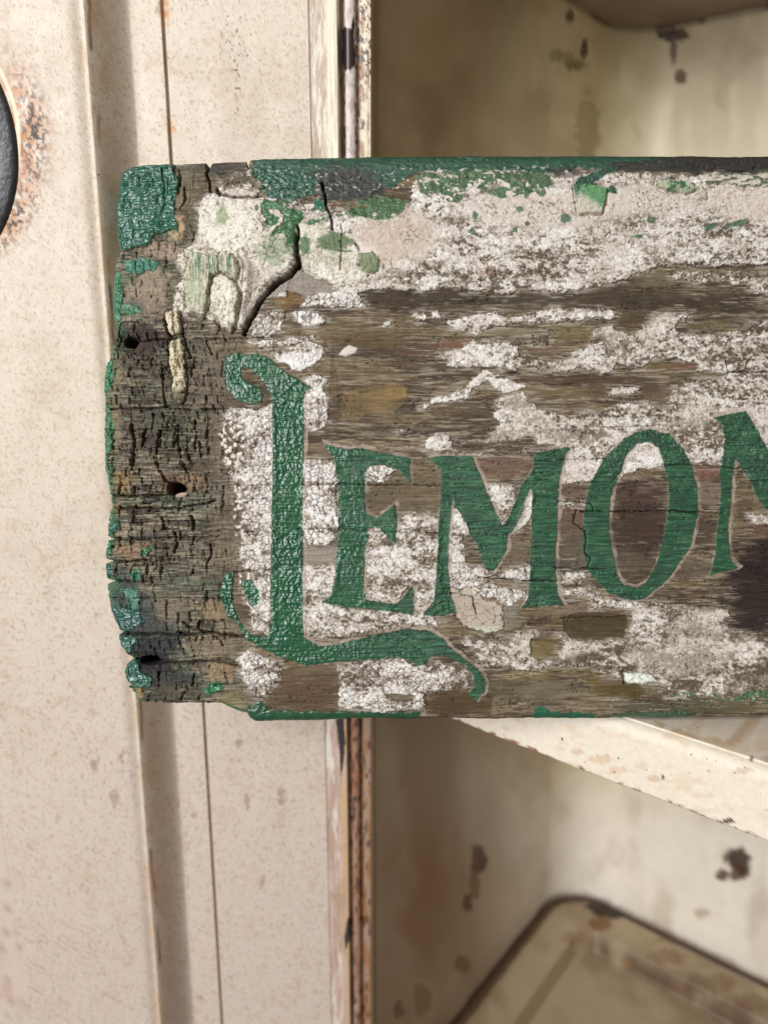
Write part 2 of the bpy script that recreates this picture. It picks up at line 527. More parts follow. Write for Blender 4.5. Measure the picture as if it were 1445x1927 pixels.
# small cove where the wall meets the ceiling
u, v = photo_uv(P)
u = u.astype(np.float32); v = v.astype(np.float32)
inb = (P @ FWD) > 0.05
q = P[:, 0] * 30; w = P[:, 2] * 30
C = np.empty((len(P), 3), np.float32); C[:] = lin(238, 223, 186)
n = fbm(u / 160, v / 160, 3, 4)
C = mixc(C, lin(196, 176, 132), ss(0.42, 0.72, n) * 0.6)
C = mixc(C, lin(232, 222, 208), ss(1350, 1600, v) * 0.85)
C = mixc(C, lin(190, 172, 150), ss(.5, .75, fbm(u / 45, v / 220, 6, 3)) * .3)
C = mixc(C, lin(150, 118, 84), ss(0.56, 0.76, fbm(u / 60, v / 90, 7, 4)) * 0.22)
lw_shade = ss(1120, 800, u)  # shade of the left wall, turned from the window, put into its colour
C = mixc(C, lin(134, 100, 66), lw_shade * (0.78 + 0.16 * ss(0.4, 0.7, fbm(u / 110, v / 190, 9, 3))))
C = mixc(C, lin(150, 92, 62), ss(0, 0.7, ell(u, v, 770, 1660, 90, 130)) * 0.45 * ss(0.3, 0.6, fbm(u / 50, v / 50, 2, 3)))


def blob(C, cx, cy, rx, ry, color, amt, soft=0.3, nz_=1.0, sc=14):
    e = ell(u, v, cx, cy, rx, ry) + nz_ * (fbm(u / sc, v / sc, int(cx) % 13, 3) - 0.5)
    return mixc(C, lin(color), ss(0.0, soft, e) * amt)


for a in [(900, 1615, 18, 28, (70, 42, 26), .9), (893, 1650, 10, 50, (110, 72, 46), .7), (880, 1700, 12, 18, (84, 50, 30), .85), (872, 1815, 18, 22, (110, 72, 44), .7),
          (795, 1880, 20, 34, (120, 84, 56), .6), (752, 1900, 12, 16, (90, 58, 36), .7), (1385, 1620, 34, 26, (60, 36, 26), .95), (1358, 1648, 14, 12, (80, 50, 34), .9),
          (1390, 1645, 22, 20, (70, 42, 30), .9), (1318, 1718, 16, 12, (170, 140, 104), .6), (1280, 145, 12, 16, (100, 74, 40), .9), (1266, 85, 8, 40, (84, 60, 36), .8),
          (1255, 66, 22, 12, (62, 44, 30), .95), (1280, 66, 14, 12, (70, 50, 34), .9), (1100, 90, 9, 26, (74, 50, 28), .9), (1085, 122, 30, 12, (112, 86, 44), .75), (1050, 105, 30, 14, (124, 98, 54), .5),
          (1070, 30, 10, 14, (84, 56, 38), .8), (1105, 250, 26, 90, (150, 130, 92), .5)]:
    C = blob(C, *a)
# rust line under the ceiling and along the floor
C = mixc(C, lin(72, 52, 38), ss(0.0045, 0.001, ZC - P[:, 2].astype(np.float32)) * (0.55 + 0.4 * ss(0.4, 0.6, fbm(u / 40, v / 40, 5, 3))))
C = mixc(C, lin(92, 66, 46), ss(0.009, 0.001, P[:, 2].astype(np.float32) - ZF + .005 * (fbm(u / 18, v / 18, 9, 3) - .5)) * 0.8)
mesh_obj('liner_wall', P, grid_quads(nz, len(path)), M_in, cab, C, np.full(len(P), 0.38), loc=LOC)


def slab(name, zc, inset, rad, front, color, mat, thick=0.0, length=0.42, rough=0.45, nd=40):
    pp = plan_path(60, 30, 80, inset, rad, length)
    # strips from the outline towards the front line
    rows = []
    fr = P0 + D2 * front
    for t in np.linspace(0, 1, nd):
        q = []
        for p in pp:
            s = (p - P0) @ E1; d = (p - P0) @ D2
            d2 = d + (front - d) * t
            q.append([P0[0] + E1[0] * s + D2[0] * d2, P0[1] + E1[1] * s + D2[1] * d2, zc])
        rows.append(q)
    V = np.array(rows).reshape(-1, 3)
    return V, grid_quads(nd, len(pp))


V, Q = slab('c', ZC, 0.0, RAD, 0.0, None, None)
u, v = photo_uv(V); u = u.astype(np.float32); v = v.astype(np.float32)
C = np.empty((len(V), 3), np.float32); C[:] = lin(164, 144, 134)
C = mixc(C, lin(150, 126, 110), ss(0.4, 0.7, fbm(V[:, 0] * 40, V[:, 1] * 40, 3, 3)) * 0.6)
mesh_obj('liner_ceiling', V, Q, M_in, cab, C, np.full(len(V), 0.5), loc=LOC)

# floor and the raised pan lying on it
V, Q = slab('f', ZF - 0.022, -0.002, RAD, 0.0, None, None)
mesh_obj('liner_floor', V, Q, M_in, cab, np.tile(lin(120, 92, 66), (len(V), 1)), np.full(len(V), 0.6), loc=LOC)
pan_rows = [(0.0012, -0.020), (0.0012, 0.001), (0.0055, 0.0035), (0.0085, 0.0055), (0.011, 0.0062), (0.014, 0.0055), (0.027, 0.0015), (0.029, 0.001), (0.031, 0.0003), (0.033, -0.006), (0.035, -0.0125), (0.038, -0.0140), (0.06, -0.0145), (0.13, -0.0145)]
_pr = np.array(pan_rows); _t = np.linspace(0, len(_pr) - 1, 90)
pan_rows = list(zip(np.interp(_t, np.arange(len(_pr)), _pr[:, 0]), np.interp(_t, np.arange(len(_pr)), _pr[:, 1])))
V = []; CI = []
for k, (ins, dz) in enumerate(pan_rows):
    pp = plan_path(120, 60, 200, ins, max(RAD - ins * 0.6, 0.012), 0.42)
    s_lim = ins
    V.append(np.stack([pp[:, 0], pp[:, 1], np.full(len(pp), ZF + dz)], -1)); CI.append(np.full(len(pp), ins))
nr, nc = len(V), len(V[0])
V = np.concatenate(V); CI = np.concatenate(CI).astype(np.float32)
u, v = photo_uv(V); u = u.astype(np.float32); v = v.astype(np.float32)
C = np.empty((len(V), 3), np.float32); C[:] = lin(160, 142, 114)
C = mixc(C, lin(130, 110, 84), ss(0.4, 0.7, fbm(V[:, 0] * 35, V[:, 1] * 35, 3, 4)) * 0.7)
C = mixc(C, lin(84, 54, 32), ss(0.009, 0.001, np.abs(CI - 0.034) + .004 * fbm(V[:, 0] * 150, V[:, 1] * 150, 2, 3)) * ss(0.30, 0.52, fbm(V[:, 0] * 45, V[:, 1] * 45, 8, 4)) * 0.95 * ss(1080, 1130, u))
C = mixc(C, lin(92, 66, 46), ss(0.011, 0.0065, CI + .003 * (fbm(V[:, 0] * 80, V[:, 1] * 80, 5, 3) - .5)) * 0.85)
for a in [(1150, 1705, 60, 22, (46, 32, 24), .95), (1060, 1690, 60, 12, (70, 48, 34), .45), (1330, 1850, 60, 20, (90, 58, 34), .45), (1410, 1890, 50, 20, (90, 58, 34), .45), (1280, 1770, 60, 10, (120, 88, 58), .6), (1150, 1715, 40, 14, (50, 36, 28), .9), (1130, 1740, 26, 14, (104, 68, 40), .8), (1250, 1800, 46, 18, (96, 62, 36), .45), (1175, 1815, 14, 8, (140, 104, 64), .7), (1080, 1765, 30, 14, (130, 96, 66), .5)]:
    C = blob(C, *a)
mesh_obj('floor_pan', V, grid_quads(nr, nc), M_in, cab, C, np.full(len(V), 0.4), loc=LOC)

# --- shelf with a deep rolled front lip
ZS = zat(1345.0, (D / FPX) * (FPX * cp - (1345 - CY) * sp)) - 0.018 * sp - 0.0004
Ye = ZS / ((-(1447 - CY) * cp - FPX * sp) / (FPX * cp - (1447 - CY) * sp))
pe = on_plane(1445.0, 1447.0, (0, 0, 1), ZS)
front = (pe[:2] - P0) @ D2
zl = ZS - 0.0262
prof = [(DEPTH - 0.001, ZS - 0.001), (front + 0.10, ZS - 0.001), (front + 0.03, ZS - 0.0008)]
prof += [(front + 0.012 - 0.012 * (k / 10), ZS + 0.0001 * math.sin(k / 10 * math.pi)) for k in range(0, 9)]
prof += [(front + 0.0035 - 0.005 * math.sin(t) + 0.0, ZS - 0.005 + 0.005 * math.cos(t)) for t in np.linspace(0.15, math.pi / 2, 9)]
prof += [(front - 0.0015 - 0.0004 * k / 30, ZS - 0.005 - (ZS - 0.005 - zl) * k / 30) for k in range(1, 31)]
prof += [(front - 0.0015, zl - 0.0006), (front - 0.0005, zl - 0.0008), (front + 0.001, zl + 0.0006), (front + 0.0015, ZS - 0.004), (DEPTH - 0.002, ZS - 0.0035)]
prof = np.array(prof)
ns = 420
sl = np.linspace(0.002, 0.42, ns)
V = np.array([[[P0[0] + E1[0] * s + D2[0] * d, P0[1] + E1[1] * s + D2[1] * d, z] for s in sl] for d, z in prof]).reshape(-1, 3)
sag = 0.0006 * np.sin(np.tile(sl, len(prof)) * 45)
V[:, 2] += sag * 0.4
V[:, 2] += np.where(np.abs(V[:, 2] - zl) < 0.002, 0.0009 * (fbm(np.tile(sl, len(prof)) * 140, np.zeros(len(V)), 4, 4) - 0.5), 0)
u, v = photo_uv(V); u = u.astype(np.float32); v = v.astype(np.float32)
C = np.empty((len(V), 3), np.float32); C[:] = lin(228, 214, 194)
istop = (np.repeat(prof[:, 0], ns) > front + 0.003) & (np.repeat(np.arange(len(prof)), ns) < 18)
C = mixc(C, lin(190, 156, 116), istop * ss(0.42, 0.7, fbm(u / 30, v / 14, 2, 4)) * 0.7)
C = mixc(C, lin(210, 176, 136), ss(0.58, 0.74, fbm(u / 26, v / 14, 6, 4)) * 0.4)
C = mixc(C, lin(150, 104, 70), ss(0.0014, 0.0004, np.abs(V[:, 2] - zl).astype(np.float32)) * ss(0.5, 0.65, fbm(u / 12, v / 12, 8, 3)))
for a in [(1085, 1415, 14, 7, (190, 140, 90), .4), (1130, 1430, 26, 10, (196, 146, 100), .4), (1230, 1465, 14, 7, (180, 124, 80), .4), (1400, 1450, 18, 8, (150, 96, 54), .4), (1246, 1462, 4, 5, (50, 38, 36), .95),
          (1370, 1545, 12, 6, (60, 38, 28), .9), (1412, 1428, 5, 5, (56, 40, 34), .9), (1160, 1450, 20, 9, (206, 160, 120), .4)]:
    C = blob(C, *a, sc=6)
o = mesh_obj('shelf', V, grid_quads(len(prof), ns), M_shelf, cab, C, np.full(len(V), 0.6), loc=LOC)
o['label'] = 'white enamelled shelf with a deep rust-spotted front lip'

# ------------------------------------------------------------------ the sign board
BASE = on_plane(722.0, 1350.0, tuple(FWD), D + 0.009)
sign = empty('wooden_sign', BASE, 'weathered wooden board with peeling white paint and green hand-painted letters LEMON', 'sign')

STEP = 1.3
ub = np.concatenate([np.arange(198.0, 1452.0, STEP), np.arange(1455.0, 1700.0, 5.0)]).astype(np.float32)
vb = np.arange(303.0, 1352.0, STEP).astype(np.float32)
nc, nr = len(ub), len(vb)
UL = np.array([(300, 236), (315, 232), (330, 229), (360, 226), (400, 221), (440, 222), (470, 228), (485, 222), (500, 219), (540, 215), (580, 213), (600, 215), (618, 221), (640, 216), (660, 211),
               (690, 200), (730, 196), (760, 199), (790, 198), (830, 197), (880, 199), (920, 207), (950, 211), (985, 204), (1010, 204), (1014, 212), (1018, 202), (1052, 200), (1056, 210),
               (1061, 200), (1088, 201), (1094, 214), (1100, 203), (1125, 205), (1150, 211), (1175, 220), (1191, 230), (1196, 224), (1215, 228), (1232, 241), (1241, 252), (1250, 240), (1265, 236),
               (1285, 241), (1294, 252), (1300, 243), (1322, 256), (1360, 262)], float)
VT = np.array([(190, 322), (232, 319), (240, 314), (300, 312), (320, 311), (389, 307), (394, 318), (399, 308), (440, 306), (463, 305), (467, 315), (471, 303), (510, 302), (600, 300), (700, 298.5), (900, 297), (1445, 297), (1800, 297)], float)
VB = np.array([(190, 1318), (250, 1319), (300, 1322), (415, 1322), (425, 1328), (450, 1337), (463, 1340), (470, 1351), (480, 1356), (600, 1354), (700, 1350), (760, 1352), (830, 1350), (930, 1352), (1000, 1350), (1100, 1351), (1445, 1346), (1800, 1345)], float)
UL[:, 1] -= 3.5; VB[:, 1] += 5.0            # allow for the rounded arrises falling back from the face
VT[:, 1] -= np.interp(VT[:, 0], [460, 600, 700], [4.0, 9.0, 13.0])
Ub = np.tile(ub, (nr, 1)); Vb = np.repeat(vb[:, None], nc, 1)
ulv = np.interp(vb, UL[:, 0], UL[:, 1]) + 2.2 * (fbm(vb / 9, vb * 0, 3, 3) - 0.5)
vtu = np.interp(ub, VT[:, 0], VT[:, 1]) + 1.5 * (fbm(ub / 14, ub * 0, 5, 3) - 0.5)
vbu = np.interp(ub, VB[:, 0], VB[:, 1]) + 2.5 * (fbm(ub / 16, ub * 0, 6, 3) - 0.5)
wl = np.clip(1 - (Ub - 198) / 70, 0, 1) ** 1.5
wt = np.clip(1 - (Vb - 303) / 60, 0, 1) ** 1.5
wb = np.clip(1 - (1352 - Vb) / 75, 0, 1) ** 1.2
U = (Ub + (ulv[:, None] - 198) * wl).astype(np.float32)
V = (Vb + (vtu[None, :] - 303) * wt + (vbu[None, :] - vb[-1]) * wb).astype(np.float32)
dl = np.maximum(U - ulv[:, None], 0); dt = np.maximum(V - vtu[None, :], 0); db = np.maximum(vbu[None, :] - V, 0)

def win(x0, x1, y0, y1, m=85):
    c0, c1 = np.searchsorted(ub, [x0 - m, x1 + m]); r0, r1 = np.searchsorted(vb, [y0 - m, y1 + m])
    return np.s_[r0:max(r1, r0 + 1), c0:max(c1, c0 + 1)]


def pwin(poly, m=85):
    p = np.array(poly, float)
    return win(p[:, 0].min(), p[:, 0].max(), p[:, 1].min(), p[:, 1].max(), m)


# ---- relief of the bare wood
grain = fbm(U / 70, V / 3.0, 1, 4, 0.6)
grain2 = fbm(U / 26 + 5, V / 1.7, 4, 3, 0.6)
big = fbm(U / 130, V / 60, 2, 3)
left = ss(465, 360, U + 70 * (fbm(U / 40, V / 40, 8, 3) - 0.5) - 28 * ss(1050, 1250, V) * 1.0 + 40 * ss(640, 500, V))
rid = 1 - np.abs(2 * fbm(U / 85, (V + 5 * (big - .5)) / 5.2, 12, 3, .55) - 1)          # long thin splits along the grain
split = ss(0.955, 0.99, rid) * ss(.38, .55, fbm(U / 60, V / 20, 4, 2))
fibre = fbm(U / 30, V / 2.1, 14, 3, .65)
H = 5 * (big - 0.5) + 2.4 * (grain - 0.5) + 2.2 * (grain2 - 0.5) + 2.6 * (fibre - .5) - 4.5 * split
# chequered rot of the left end
wx = U + 7 * (fbm(U / 22, V / 30, 5, 3) - 0.5); wy = V + 8 * (fbm(U / 26, V / 26, 9, 3) - 0.5)
def rot(hh, ww, sd):
    """rows of split fibres with short upright checks: crack fields and a random value for every block"""
    yy = wy / hh + 0.7 * vn(U / 90, V / 40, sd)
    r = np.floor(yy).astype(np.int32); fy = yy - r
    rr = TAB[sd % 16][(r * 7 + sd) & 255, (r * 3) & 255]
    xx = wx / (ww * (0.7 + 0.7 * rr)) + rr * 9.0 + 0.5 * (rr - .5) * (fy - .5)
    c = np.floor(xx).astype(np.int32); fx = xx - c
    rb = TAB[(sd + 3) % 16][(r * 5) & 255, (c * 11 + r * 3) & 255]
    rc = TAB[(sd + 6) % 16][(r * 3) & 255, (c * 5 + r) & 255]
    ex = np.minimum(fx, 1 - fx) * ww; ey = np.minimum(fy, 1 - fy) * hh
    up_ = ss(2.5, 0.8, ex + 1.6 * (vn(U / 5, V / 5, sd + 2) - .5)) * (rb > .36 + .3 * ss(.4, .6, vn(U / 60, V / 45, 4))) * ss(0.2, 1.2, ey + 1.2 * rc)
    lev = ss(1.3, 0.3, ey) * ss(.42, .6, fbm(U / 30, V / 8, sd + 1, 2))
    return up_, lev, rc


upA, leA, cid = rot(17.0, 24.0, 3)
upB, leB, cidb = rot(8.5, 12.0, 6)
vis = ss(.28, .48, fbm(U / 34, V / 28, 11, 3))
f1, f2, _c = voro(wx / 21, wy / 14.5, 3)
ck = ss(0.11, 0.02, f2 - f1) * ss(0.36, 0.54, fbm(U / 26, V / 24, 11, 3))
fib = fbm(U / 22, V / 2.2, 10, 3)
deepm = ss(600, 660, V) * ss(1120, 1020, V) * 0.75 + 0.5
Hl = 3.6 * (cid - 0.5) + 2.0 * (cidb - 0.5) * vis - deepm * (2.5 * ck + 14 * upA * vis + 9 * leA + 5.0 * upB * vis * (cidb > .4) + 3.0 * leB) + 6.0 * (fib - 0.5) + 4.5 * (fbm(U / 6, V / 4, 7, 3) - 0.5) - 3
H = H * (1 - left) + Hl * left + 2.0 * left * (grain - 0.5)

# ---- colour of the bare wood
C = np.empty(U.shape + (3,), np.float32); C[:] = lin(122, 105, 83)
C = mixc(C, lin(66, 53, 40), ss(0.44, 0.60, grain) * 0.85)
C = mixc(C, lin(156, 146, 126), ss(0.58, 0.70, grain2) * 0.5)
C = mixc(C, lin(56, 45, 35), ss(0.50, 0.36, fibre) * 0.6)
C = mixc(C, lin(172, 160, 140), ss(0.60, 0.70, fibre) * 0.5)
C = mixc(C, lin(44, 36, 28), split * .7)
tone = fbm(U / 90, V / 26, 9, 5)
C = mixc(C, lin(70, 55, 42), ss(0.46, 0.66, tone) * 0.65)
C = mixc(C, lin(118, 100, 70), ss(0.5, 0.34, tone) * 0.4)


def patch(C, cx, cy, rx, ry, color, amt, edge=0.6, rag=1.1, asp=3.5):
    w = win(cx - rx * 1.5, cx + rx * 1.5, cy - ry * 1.5, cy + ry * 1.5)
    u_, v_ = U[w], V[w]
    e = 1.25 * ell(u_, v_, cx, cy, rx * 1.08, ry * 1.08) + rag * (fbm(u_ / (8 * asp), v_ / 8, int(cx + cy) % 14, 3) - 0.5)
    tex = 0.35 + 1.1 * fibre[w]
    C[w] = mixc(C[w], lin(color), ss(0.0, edge, e) * amt * np.clip(tex, 0, 1))
    return C


for a in [(760, 560, 230, 24, (60, 50, 40), .8), (1100, 565, 260, 20, (64, 55, 44), .8), (1340, 575, 130, 18, (58, 48, 36), .8), (690, 640, 80, 18, (96, 76, 46), .7), (860, 648, 55, 11, (116, 80, 64), .9),
          (800, 660, 70, 14, (92, 68, 52), .7), (700, 755, 62, 30, (122, 98, 62), .6), (745, 740, 30, 16, (152, 126, 78), .7), (720, 750, 26, 12, (140, 112, 70), .7), (660, 770, 34, 34, (86, 70, 50), .6),
          (590, 645, 50, 12, (104, 80, 50), .6), (540, 565, 36, 16, (120, 90, 50), .9), (860, 700, 40, 12, (78, 62, 38), .8), (880, 770, 70, 20, (70, 58, 40), .6), (1060, 740, 90, 14, (110, 94, 66), .7), (1050, 715, 110, 10, (74, 50, 40), .8),
          (985, 628, 70, 10, (124, 114, 90), .7), (1080, 630, 50, 14, (118, 104, 70), .8), (1020, 655, 40, 9, (116, 90, 72), .8), (1250, 690, 46, 12, (100, 84, 50), .8), (1282, 688, 28, 10, (116, 82, 70), .9),
          (1300, 710, 55, 8, (76, 66, 48), .9), (1180, 720, 80, 18, (80, 64, 50), .8), (1250, 745, 40, 22, (112, 96, 76), .7), (1150, 745, 50, 14, (78, 64, 40), .6), (1330, 610, 60, 10, (110, 98, 70), .8), (1200, 600, 60, 14, (80, 66, 44), .7),
          (950, 878, 55, 26, (112, 88, 74), .9), (1080, 960, 40, 70, (106, 84, 72), .8), (1080, 1040, 36, 40, (92, 82, 70), .8), (960, 1040, 44, 30, (112, 98, 80), .8), (1205, 930, 50, 26, (116, 92, 84), .8),
          (1200, 975, 66, 80, (62, 46, 40), .95), (1210, 1010, 60, 60, (66, 50, 42), .9), (1190, 1060, 40, 30, (86, 76, 62), .8), (1330, 885, 30, 22, (120, 86, 74), .9), (1330, 930, 30, 30, (124, 108, 98), .7), (1325, 1000, 30, 34, (74, 58, 48), .9), (1300, 1070, 70, 24, (92, 78, 66), .8),
          (1440, 1110, 84, 96, (40, 31, 28), 1.0), (1450, 1050, 84, 44, (42, 32, 29), .98), (1440, 1150, 90, 50, (46, 36, 32), .95), (1600, 1100, 150, 100, (44, 35, 32), .9), (1430, 1000, 30, 14, (100, 74, 56), .8), (1440, 940, 30, 26, (116, 102, 90), .7), (1400, 960, 20, 24, (84, 70, 56), .8),
          (1118, 1177, 62, 24, (78, 64, 42), .98), (1010, 1225, 30, 17, (122, 104, 66), .95), (1010, 1210, 24, 12, (84, 66, 42), .8), (1010, 1168, 34, 14, (80, 58, 48), .8), (1090, 1145, 50, 14, (122, 100, 90), .8), (955, 1160, 26, 34, (126, 118, 102), .85),
          (1020, 1190, 30, 12, (108, 92, 82), .7), (1000, 1272, 60, 12, (120, 100, 58), .85), (960, 1300, 90, 26, (106, 94, 70), .6), (1040, 1300, 70, 26, (122, 112, 90), .6), (1130, 1278, 34, 18, (104, 88, 44), .85), (1155, 1297, 52, 14, (88, 74, 38), .95),
          (1150, 1282, 30, 10, (114, 92, 78), .8), (1225, 1298, 24, 14, (116, 106, 82), .9), (1300, 1330, 160, 16, (84, 86, 62), .7), (580, 1300, 70, 40, (90, 70, 50), .85), (600, 1260, 50, 14, (124, 112, 92), .8), (860, 1320, 70, 22, (78, 60, 38), .9), (870, 1275, 16, 22, (110, 90, 56), .8),
          (690, 1080, 10, 10, (100, 80, 60), .5), (605, 1045, 38, 17, (138, 126, 112), .95), (730, 945, 50, 24, (96, 84, 70), .8), (695, 935, 24, 12, (76, 66, 56), .8), (780, 905, 60, 40, (112, 100, 76), .7), (620, 850, 40, 18, (120, 106, 86), .6), (1440, 500, 200, 5, (60, 50, 36), .9), (1240, 528, 50, 14, (116, 106, 82), .7)]:
    C = patch(C, *a)
# left end colours
Cl = np.empty_like(C); Cl[:] = lin(102, 96, 85)
Cl = mixc(Cl, lin(88, 78, 64), ss(0.44, 0.68, fbm(U / 45, V / 30, 6, 4)) * 0.8)
Cl = mixc(Cl, lin(146, 128, 102), ss(0.52, 0.72, fbm(U / 12, V / 7, 3, 3)) * 0.55)
Cl = Cl * (0.68 + 0.54 * cid)[..., None]
Cl = mixc(Cl, lin(84, 98, 80), ss(0.48, 0.66, fbm(U / 60, V / 40, 12, 3)) * 0.55)
Cl = mixc(Cl, lin(52, 46, 40), ss(.52, .7, fbm(U / 40, V / 26, 14, 4)) * .75 * ss(620, 680, V))
Cl = mixc(Cl, lin(176, 160, 134), ss(.56, .70, fib) * .5)
Cl = mixc(Cl, lin(66, 57, 47), ss(.47, .34, fib) * .75)


def lpatch(C, cx, cy, rx, ry, color, amt, edge=0.5, rag=1.0, sc=12):
    w = win(cx - rx * 1.5, cx + rx * 1.5, cy - ry * 1.5, cy + ry * 1.5)
    u_, v_ = U[w], V[w]
    e = ell(u_, v_, cx, cy, rx, ry) + rag * (fbm(u_ / sc, v_ / sc, int(cx + cy) % 14, 3) - 0.5)
    C[w] = mixc(C[w], lin(color), ss(0.0, edge, e) * amt)
    return C


for a in [(262, 640, 62, 40, (60, 46, 42), .9), (285, 690, 90, 40, (80, 70, 60), .6), (290, 800, 90, 60, (72, 64, 54), .6), (400, 720, 70, 60, (116, 104, 90), .7), (420, 660, 60, 40, (118, 108, 96), .6), (350, 750, 40, 40, (106, 96, 82), .5),
          (278, 540, 55, 55, (160, 140, 120), .7), (300, 470, 50, 22, (164, 144, 126), .7), (350, 340, 34, 34, (112, 104, 84), .8), (345, 370, 26, 20, (140, 120, 94), .8), (350, 420, 30, 40, (88, 80, 60), .9), (335, 425, 14, 30, (176, 150, 116), .9),
          (330, 440, 16, 12, (178, 160, 130), .8), (425, 315, 40, 22, (78, 74, 70), .95), (385, 320, 26, 24, (96, 94, 78), .7), (340, 560, 30, 40, (96, 84, 62), .7), (225, 905, 26, 28, (142, 118, 84), .8), (215, 960, 22, 22, (140, 122, 92), .6),
          (345, 910, 50, 26, (132, 108, 84), .8), (315, 905, 28, 20, (100, 80, 62), .8), (420, 930, 50, 20, (112, 106, 98), .8), (430, 990, 40, 40, (104, 98, 90), .7), (250, 1035, 60, 20, (150, 124, 98), .6), (300, 1150, 110, 50, (120, 110, 92), .6),
          (405, 1150, 40, 30, (150, 128, 98), .7), (400, 1215, 60, 30, (138, 122, 100), .6), (420, 1265, 40, 24, (150, 126, 98), .8), (270, 1190, 90, 40, (58, 62, 60), .8), (290, 1220, 70, 30, (48, 50, 52), .9), (290, 1275, 90, 34, (50, 50, 48), .85), (230, 1120, 50, 60, (60, 68, 64), .7), (275, 1250, 60, 26, (48, 42, 42), .95), (300, 1280, 80, 20, (62, 60, 56), .8), (330, 1305, 90, 20, (82, 74, 60), .8),
          (250, 1305, 22, 18, (150, 126, 84), .9), (245, 1140, 50, 50, (66, 72, 70), .85), (440, 1315, 34, 22, (126, 116, 70), .9), (215, 700, 20, 60, (150, 138, 110), .5), (210, 800, 22, 80, (140, 128, 98), .5), (405, 800, 30, 40, (100, 88, 76), .6)]:
    Cl = lpatch(Cl, *a)
Cl = mixc(Cl, lin(74, 108, 82), ss(30, 2, dl + 26 * (fbm(U / 12, V / 16, 7, 4) - .5)) * ss(.4, .56, fbm(U / 20, V / 40, 2, 3)) * .8)
C = C * (1 - left[..., None]) + Cl * left[..., None]
R = np.full(U.shape, 0.72, np.float32)
ID = np.zeros(U.shape, np.int16)               # 0 wood

